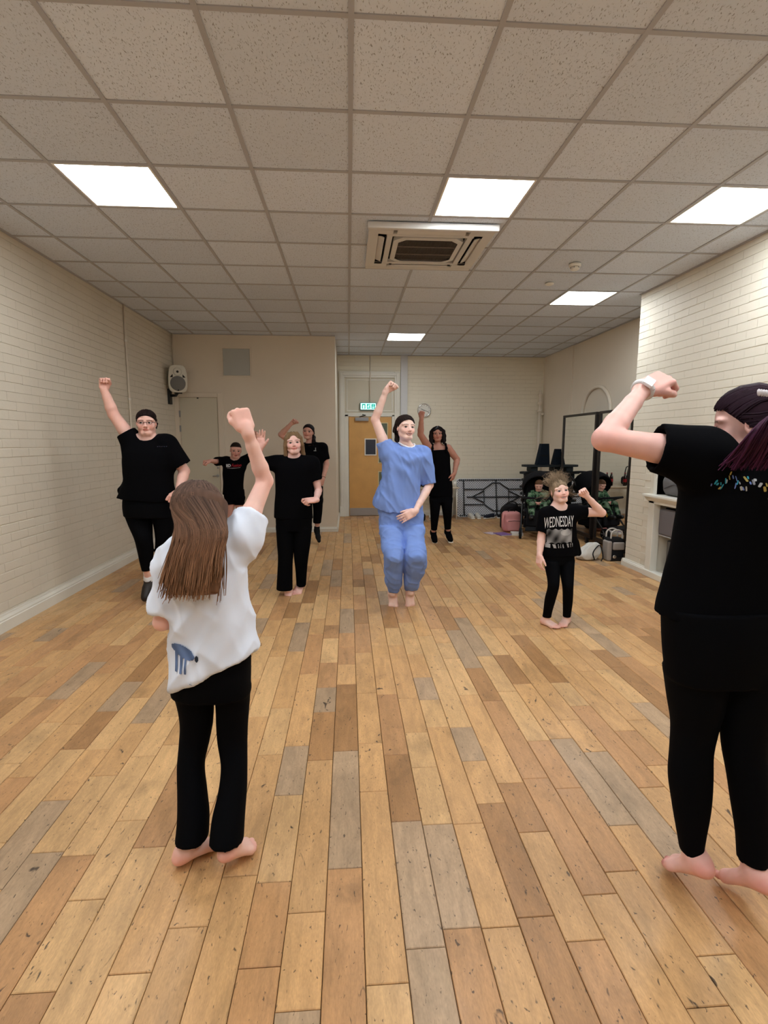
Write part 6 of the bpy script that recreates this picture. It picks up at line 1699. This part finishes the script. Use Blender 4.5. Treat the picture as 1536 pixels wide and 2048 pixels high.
gb = thing('gym_bag', 'black bag with stiff straps standing on the side table', 'bag', (1.36, 10.05, TZ))
solid('bag_body', [rbox((1.36, 10.06, TZ + .089), np.eye(3), (.15, .10, .083), .05, .03)], cloth('bag_black', (.02, .02, .022)), gb, .010, disp=folds([((.3, 0, 1), 12)], .008, 3))
for s in (-1, 1): wp(MB().tube(bez([(1.26, 10.05 + s * .05, TZ + .13), (1.30, 10.05 + s * .06, TZ + .30), (1.42, 10.05 + s * .05, TZ + .36), (1.46, 10.05 + s * .05, TZ + .14)], 14), .010, 6).obj('strap', M['black_matt'], gb, True))
wp(MB().box((1.30, 9.955, TZ + .06), (1.42, 9.962, TZ + .1)).obj('pocket_tag', M['white_plastic'], gb))

# ---- shoes and bags on the floor by the back wall
def shoe(x, y, rz, label, upper, sole, group=None, kind='trainer'):
    F = Frame(V3(x, y, 0), V3(math.cos(rz), math.sin(rz), 0), (0, 0, 1), 1.0); t = thing(kind, label, 'shoe', (x, y, 0), 0, group)
    solid('upper', [cone(F(0, -.08, .05), F(0, -.08, .075), .038, .034, .02), cone(F(0, -.05, .055), F(0, .09, .04), .042, .034, .03), cone(F(0, .05, .038), F(0, .11, .034), .038, .03, .03), rbox(F(0, 0, -.03), F.A, (.2, .3, .05), .004, .006, 's'), cone(F(0, -.075, .08), F(0, -.06, .14), .026, .03, .006, 's')], upper, t, .008)
    solid('sole', [rbox(F(0, .01, .014), F.A, (.038, .135, .013), .011, .01)], sole, t, .008)
    wp(MB().tube([F(-.02, .02, .078), F(.018, .035, .074), F(-.018, .05, .07), F(.016, .062, .066)], .003, 5).obj('laces', sole, t))
wl = cloth('white_leather', (206, 204, 196), .5); nv = cloth('navy_mesh', (38, 42, 54)); bk = cloth('black_mesh', (.012, .012, .014))
shoe(2.37, 9.9, -1.5, 'left of the two cream trainers in front of the folding table', wl, M['white_plastic'])
shoe(2.50, 9.9, -1.6, 'right of the two cream trainers in front of the folding table', wl, M['white_plastic'])
shoe(2.72, 9.86, -2.7, 'navy and white trainer lying before the folding table legs', nv, M['white_plastic'])
shoe(2.98, 9.94, -2.3, 'black and white trainer beside the navy trainer by the folding table', bk, M['white_plastic'])
shoe(1.58, 9.66, -1.2, 'white trainer between the legs of the woman in the vest', wl, M['white_plastic'])
shoe(1.86, 9.62, -1.75, 'white trainer beside the right foot of the woman in the vest', wl, M['white_plastic'])
t = thing('shoe_bag', 'small black bag on the floor under the side table', 'bag', (1.28, 9.62, 0))
solid('bag_body', [rbox((1.28, 9.64, .075), np.eye(3), (.15, .09, .073), .05, .03)], cloth('bag_black_two', (.012, .012, .013)), t, .010, disp=folds([((1, 0, .2), 14)], .006, 5))
wp(MB().tube(bez([(1.18, 9.62, .13), (1.22, 9.60, .19), (1.34, 9.60, .19), (1.38, 9.62, .13)], 12), .008, 6).obj('handle', M['black_matt'], t, True))

# pink backpack with a black bag leaning over it, and books in front
pink = cloth('pink_canvas', (206, 142, 140), .8, (500, .3, .0008))
t = thing('backpack', 'pink backpack on the floor beside the pushchair', 'backpack', (2.66, 8.36, 0))
solid('pack_body', [rbox((2.68, 8.40, .17), np.eye(3), (.145, .10, .165), .06, .03), rbox((2.69, 8.31, .11), np.eye(3), (.115, .045, .095), .035, .02)], pink, t, .009, disp=folds([((.3, 0, 1), 11)], .007, 6))
wp(MB().tube(bez([(2.54, 8.34, .31), (2.515, 8.30, .2), (2.53, 8.32, .06), (2.56, 8.34, .03)], 14), .016, 8).obj('shoulder_strap', pink, t, True))
wp(MB().tube(bez([(2.62, 8.38, .335), (2.65, 8.37, .375), (2.70, 8.37, .375), (2.73, 8.38, .335)], 12), .008, 6).obj('grab_handle', M['black_matt'], t, True))
wp(MB().tube([(2.59, 8.264, .19), (2.69, 8.258, .198), (2.79, 8.264, .19)], .004, 6).obj('zip', M['black_matt'], t))
t = thing('shoulder_bag', 'soft black shoulder bag slumped behind the pink backpack', 'bag', (2.74, 8.62, 0))
solid('bag_body', [rbox((2.74, 8.62, .20), np.eye(3), (.17, .09, .20), .07, .04), ell((2.72, 8.56, .40), np.eye(3), (.12, .08, .06), .05)], cloth('bag_black_three', (.016, .016, .018)), t, .011, disp=folds([((.4, 0, 1), 12)], .010, 8))
wp(MB().tube(bez([(2.62, 8.56, .38), (2.66, 8.52, .47), (2.78, 8.52, .47), (2.85, 8.56, .38)], 14), .009, 6).obj('strap', M['black_matt'], t, True))
for i, (x, y, rz, w, l, h, c, lab, z) in enumerate(((2.46, 8.12, .25, .10, .13, .014, (120, 92, 150), 'purple book lying on the floor before the pink backpack', 0), (2.69, 8.11, -.2, .09, .12, .03, (214, 210, 204), 'thick white book lying on the floor before the pink backpack', 0), (2.30, 8.22, .5, .08, .1, .006, (196, 178, 190), 'thin pale leaflet beside the purple book on the floor', 0))):
    t = thing('book' if i < 2 else 'leaflet', lab, 'book' if i < 2 else 'leaflet', (x, y, 0), rz)
    cm = mat('cover', c, .5, .3)
    MB().box((-w, -l, .001), (w, l, .003)).box((-w, -l, h - .002), (w, l, h)).box((-w, -l, .001), (-w + .003, l, h)).obj('cover', cm, t)
    MB().box((-w + .003, -l + .003, .003), (w - .003, l - .003, h - .002)).obj('pages', M['white_plastic'], t)

# ---- stacked step platforms with foam wedges on top
stp = cloth('step_rubber', (26, 34, 38), .6, (300, .2, .001), .3)
for k in range(9):
    z = k * .121; dx = (.0, .01, -.01, .015, .0, -.012, .02, -.02, .01)[k]
    t = thing('exercise_step', ['lowest', 'second lowest', 'third lowest', 'fourth', 'fifth', 'fourth highest', 'third highest', 'second highest', 'topmost'][k] + ' dark exercise step platform in the stack behind the pushchair', 'step platform', (3.36 + dx, 8.86, z), 0, 'stacked exercise steps')
    poly = []
    for cx, a0 in ((.23, -90), (-.23, 90)):
        for q in range(9):
            a = math.radians(a0 + 22.5 * q); poly.append((cx + .15 * math.cos(a), .17 * math.sin(a)))
    MB().prism(poly, (0, 0, .082), (1, 0, 0), (0, 1, 0), (0, 0, 1), .034).obj('deck', stp, t)
    for s in (-1, 1):
        MB().box((s * .2 - .06, -.12, .001), (s * .2 + .06, .12, .082), .012).obj('riser_foot', stp, t)
for i, (x, y, h, w, lab, rz) in enumerate(((3.345, 8.86, .36, .12, 'taller dark foam wedge standing on the stacked exercise steps', .15), (3.60, 8.88, .27, .085, 'shorter dark foam wedge beside the taller one on the stacked steps', -.1))):
    t = thing('foam_wedge', lab, 'foam wedge', (x, y, 8 * .121 + .1165), rz)
    MB().prism([(-w, 0), (w, 0), (w * .78, h), (-w * .35, h)], (0, .05, 0), (1, 0, 0), (0, 0, 1), (0, -1, 0), .09).obj('foam_block', cloth('foam', (22, 30, 40), .8), t)
    MB().box((-w * .5, -.046, h * .4), (w * .6, -.041, h * .46)).obj('handle_strap', M['black_matt'], t)

# ---- pushchair with toddler
def pushchair():
    c = V3(2.98, 8.0, 0); f = nrm(V3(-.36, -.93, 0)); r = V3(-f[1], f[0], 0); r = nrm(np.cross(f, (0, 0, 1)))
    def q(a, b, z): return c + r * a + f * b + V3(0, 0, z)
    t = thing('pushchair', 'black pushchair with a toddler in it beside the standing mirrors', 'pushchair', tuple(c))
    fm = mat('pushchair_frame', (16, 16, 18), .4, .5); fab = cloth('pushchair_fabric', (.010, .010, .012))
    for s in (-1, 1):
        wp(MB().tube([q(s * .24, .36, .09), q(s * .24, .1, .36), q(s * .24, -.30, .82), q(s * .24, -.42, .93)], .014, 8).obj('side_tube', fm, t, True))
        wp(MB().tube([q(s * .24, -.34, .12), q(s * .24, -.08, .50), q(s * .24, .12, .58)], .013, 8).obj('rear_leg', fm, t, True))
        wp(MB().tube([q(s * .23, -.12, .56), q(s * .24, .16, .60)], .02, 8).obj('armrest', fab, t, True))
        for b_, rr in ((.36, .085), (-.36, .115)):
            w = wp(MB().lathe(q(s * .24, b_, rr) - r * .02, [(rr * .72, 0), (rr * .97, .003), (rr, .012), (rr, .028), (rr * .97, .037), (rr * .72, .04)], r, 26).obj('wheel', M['black_matt'], t, True))
            wp(MB().lathe(q(s * .24, b_, rr) - r * .025, [(rr * .2, 0), (rr * .2, .05)], r, 12).obj('hub', mat('hub', (96, 96, 100), .4, .5), w))
            sp = MB()
            for k in range(6):
                a = k * math.pi / 3; sp.tube([q(s * .24, b_, rr) - r * .022, q(s * .24, b_ + rr * .72 * math.cos(a), rr + rr * .72 * math.sin(a)) - r * .022], .005, 5)
            wp(sp.obj('spokes', mat('spoke', (120, 120, 124), .4, .5), w))
    wp(MB().tube(bez([q(-.24, -.42, .93), q(-.22, -.47, .965), q(0, -.49, .98), q(.22, -.47, .965), q(.24, -.42, .93)], 16), .018, 8).obj('handle_bar', M['black_matt'], t, True))
    wp(MB().tube(bez([q(-.24, .15, .60), q(-.2, .26, .62), q(0, .29, .62), q(.2, .26, .62), q(.24, .15, .60)], 16), .018, 8).obj('bumper_bar', fab, t, True))
    A3 = np.array([r, f, (0, 0, 1)])
    solid('seat', [rbox(q(0, .02, .40), A3, (.21, .19, .035), .03, .03), rbox(q(0, -.20, .66), np.array([r, nrm(V3(*f) + V3(0, 0, .35)), nrm(np.cross(r, nrm(V3(*f) + V3(0, 0, .35))))]), (.21, .03, .30), .03, .03), rbox(q(0, .25, .30), A3, (.17, .025, .12), .02, .03)], fab, t, .010)
    solid('hood', [ell(q(0, -.16, .775), A3, (.265, .33, .245), .02), ell(q(0, -.08, .735), A3, (.232, .35, .212), .01, 's'), rbox(q(0, .35, .6), A3, (.5, .30, .6), .02, .01, 's'), rbox(q(0, 0, .40), A3, (.6, .6, .25), .02, .01, 's')], fab, t, .009)
    wp(MB().box((-.2, -.16, .17), (.2, .18, .20), .01).obj('basket', fab, t)); bk_ = t.children[-1]; bk_.matrix_parent_inverse = Matrix.Identity(4); bk_.rotation_euler = (0, 0, math.atan2(r[1], r[0]))
    solid('basket_sides', [rbox(q(0, -.02, .22), A3, (.21, .22, .075), .02, .01), rbox(q(0, -.02, .26), A3, (.19, .20, .08), .02, .01, 's')], fab, t, .010)
    wp(MB().obox(q(0, .38, .16), (r, nrm(f + V3(0, 0, -.2)), V3(0, 0, 1)), (.17, .07, .012), .006).obj('footrest', M['black_matt'], t))
    wp(MB().obox(q(-.12, .275, .36), (r, f, V3(0, 0, 1)), (.03, .004, .03), .002).obj('yellow_tag', mat('yellow_tag', (170, 120, 40), .6, .3), t))
    # toddler
    J = {}
    for n, a, b_, z in (('head', .0, .02, .80), ('neck', 0, -.03, .675), ('pelvis', 0, -.04, .485), ('shL', -.095, -.03, .655), ('shR', .095, -.03, .655), ('elL', -.13, .07, .55), ('elR', .13, .07, .55), ('wrL', -.05, .17, .545), ('wrR', .05, .17, .545),
                        ('hipL', -.06, -.0, .48), ('hipR', .06, -.0, .48), ('knL', -.09, .19, .50), ('knR', .09, .19, .50), ('anL', -.085, .30, .36), ('anR', .085, .30, .36)):
        J[n] = q(a, b_, z)
    J['foot0'] = V3(c[0] + .02, c[1], .436)
    fwd = nrm(f * .92 + V3(0, 0, -.38)); o = dict(hh=.165, front=tuple(f), head=(fwd, V3(0, 0, 1)), b=.52, tb=.7, child=1.0, skin=(224, 180, 166), hip=.09, hl=.095, h=.008, fh=.004, hhres=.0038, smile=0, footL=None, footR=None, brow_a=.4, neck_r=.05,
             handL=dict(d=tuple(r * .9 + f * .3), n=(0, 0, -1), s=-1, c=RELAX), handR=dict(d=tuple(-r * .9 + f * .3), n=(0, 0, -1), s=1, c=RELAX))
    root, body, F, A = person('toddler in green camouflage jacket sitting in the pushchair', J, o)
    camo = bpy.data.materials.new('camouflage'); camo.use_nodes = True; nt = camo.node_tree; bs = nt.nodes['Principled BSDF']; bs.inputs['Roughness'].default_value = .85; bs.inputs['Specular IOR Level'].default_value = .15
    geo = nt.nodes.new('ShaderNodeNewGeometry'); nz = nt.nodes.new('ShaderNodeTexNoise'); nz.inputs['Scale'].default_value = 17; nz.inputs['Detail'].default_value = 1.5; rp = nt.nodes.new('ShaderNodeValToRGB'); rp.color_ramp.interpolation = 'CONSTANT'
    rp.color_ramp.elements[0].color = (*s2l((20, 26, 22)), 1); rp.color_ramp.elements[1].position = .46; rp.color_ramp.elements[1].color = (*s2l((48, 78, 54)), 1)
    e = rp.color_ramp.elements.new(.53); e.color = (*s2l((88, 116, 88)), 1); e = rp.color_ramp.elements.new(.62); e.color = (*s2l((116, 134, 114)), 1)
    nt.links.new(geo.outputs['Position'], nz.inputs['Vector']); nt.links.new(nz.outputs['Fac'], rp.inputs['Fac']); nt.links.new(rp.outputs['Color'], bs.inputs['Base Color'])
    P = [ell(q(0, -.04, .585), A3, (.135, .105, .135), .05), cone(J['shL'], J['shR'], .06, .06, .05), ell(q(0, -.03, .68), A3, (.075, .07, .03), .03)]
    for s in 'LR': P += chain([J['sh' + s], J['el' + s], lerp(J['el' + s], J['wr' + s], .85)], [.056, .048, .036], .03)
    solid('jacket', P, camo, root, .008, disp=folds([((.2, .1, 1), 16)], .005, 4))
    P = [ell(q(0, -.03, .48), A3, (.13, .12, .075), .05)]
    for s in 'LR': P += chain([J['hip' + s], J['kn' + s], lerp(J['kn' + s], J['an' + s], .9)], [.068, .058, .045], .04)
    solid('trousers', P, camo, root, .008, disp=folds([((.2, .1, 1), 16)], .005, 9))
    for s in 'LR':
        a = J['an' + s]; solid('shoe', [cone(a, a + f * .0 + V3(0, 0, -.03), .036, .036, .02), cone(a + V3(0, 0, -.035), a + f * .07 + V3(0, 0, -.03), .036, .03, .02)], M['black'], root, .008)
    wp(MB().tube([q(-.0, .085, .64), q(0, .10, .57), q(0, .09, .50)], .004, 5).obj('zip', M['black'], root))
    hc = np.array(s2l((92, 64, 44))); hair_cap(F, root, hc, .035, .12, .35, -.30, h=.006, front=.05, disp=folds([((0, .2, 1), 40)], .004, 3))
pushchair()

# ---- bags at the foot of the pillar
t = thing('carrier_bag', 'crumpled white holdall slumped on the floor left of the grey tote', 'bag', (3.035, 6.300, 0))
f1 = ridges([((.4, .1, 1), 15), ((.9, .2, .3), 13)], .034, 2); f2 = folds([((1, 0, .3), 26)], .006, 7)
solid('bag_body', [ell((2.975, 6.290, .06), np.eye(3), (.11, .10, .07), .06), ell((3.055, 6.310, .11), np.eye(3), (.115, .11, .095), .07), ell((3.100, 6.330, .145), np.eye(3), (.065, .08, .07), .06), rbox((3, 6.3, -.1), np.eye(3), (.6, .6, .101), .002, .004, 's')], cloth('bag_white', (196, 194, 188), .55, (60, .5, .003)), t, .009, disp=lambda P: (f1(P) + f2(P)) * np.clip(P[:, 2] / .03, 0, 1))
wp(MB().tube(bez([(3.055, 6.190, .02), (3.025, 6.180, .10), (3.075, 6.200, .17), (3.135, 6.220, .19), (3.155, 6.180, .06), (3.115, 6.140, .012)], 18), .007, 6).obj('cord', M['black_matt'], t, True))
t = thing('tote_bag', 'grey and black tote bag with pale handles by the pillar', 'bag', (3.325, 6.240, 0))
greyc = cloth('tote_grey', (150, 142, 136), .7); E3 = np.eye(3)
solid('tote_body', [rbox((3.325, 6.260, .145), E3, (.105, .085, .14), .03, .02)], cloth('tote_black', (.012, .012, .013)), t, .008)
solid('side_panel', [rbox((3.230, 6.230, .13), E3, (.03, .075, .125), .02, .02)], greyc, t, .008)
solid('front_pocket', [rbox((3.345, 6.175, .19), E3, (.075, .02, .05), .018, .02)], greyc, t, .008)
wp(MB().box((3.245, 6.160, .0), (3.425, 6.180, .055), .008).obj('lower_panel', M['black'], t))
wp(MB().lathe((3.290, 6.158, .06), [(.02, 0), (.022, -.006), (.01, -.012)], (0, 1, 0), 14).obj('buckle', M['chrome'], t))
for y in (6.20, 6.32): wp(MB().tube(bez([(3.255, y, .27), (3.265, y, .36), (3.325, y, .39), (3.395, y, .36), (3.40, y, .27)], 16), .010, 8).obj('handle', cloth('tote_handle', (190, 184, 176), .6), t, True))

# grey jacket heaped on the mantel
t = thing('folded_jacket', 'grey jacket heaped on the white mantel shelf behind the woman in black', 'jacket', (XR + .14, 5.16, MZ + .012))
g1 = folds([((.2, .6, 1), 12)], .016, 5)
solid('jacket_heap', [rbox((XR + .14, 5.16, MZ + .115), E3, (.13, .22, .10), .06, .04), rbox((XR + .14, 5.18, MZ + .19), E3, (.10, .14, .05), .04, .05)], cloth('jacket_grey', (104, 103, 104), .8), t, .010, disp=lambda P: g1(P) * np.clip((P[:, 2] - MZ - .012) / .04, 0, 1))
wp(MB().tube(bez([(XR + .0, 5.00, MZ + .10), (XR - .005, 5.12, MZ + .14), (XR + .0, 5.3, MZ + .09)], 12), .006, 6).obj('sleeve_seam', cloth('jacket_seam', (84, 83, 84)), t))
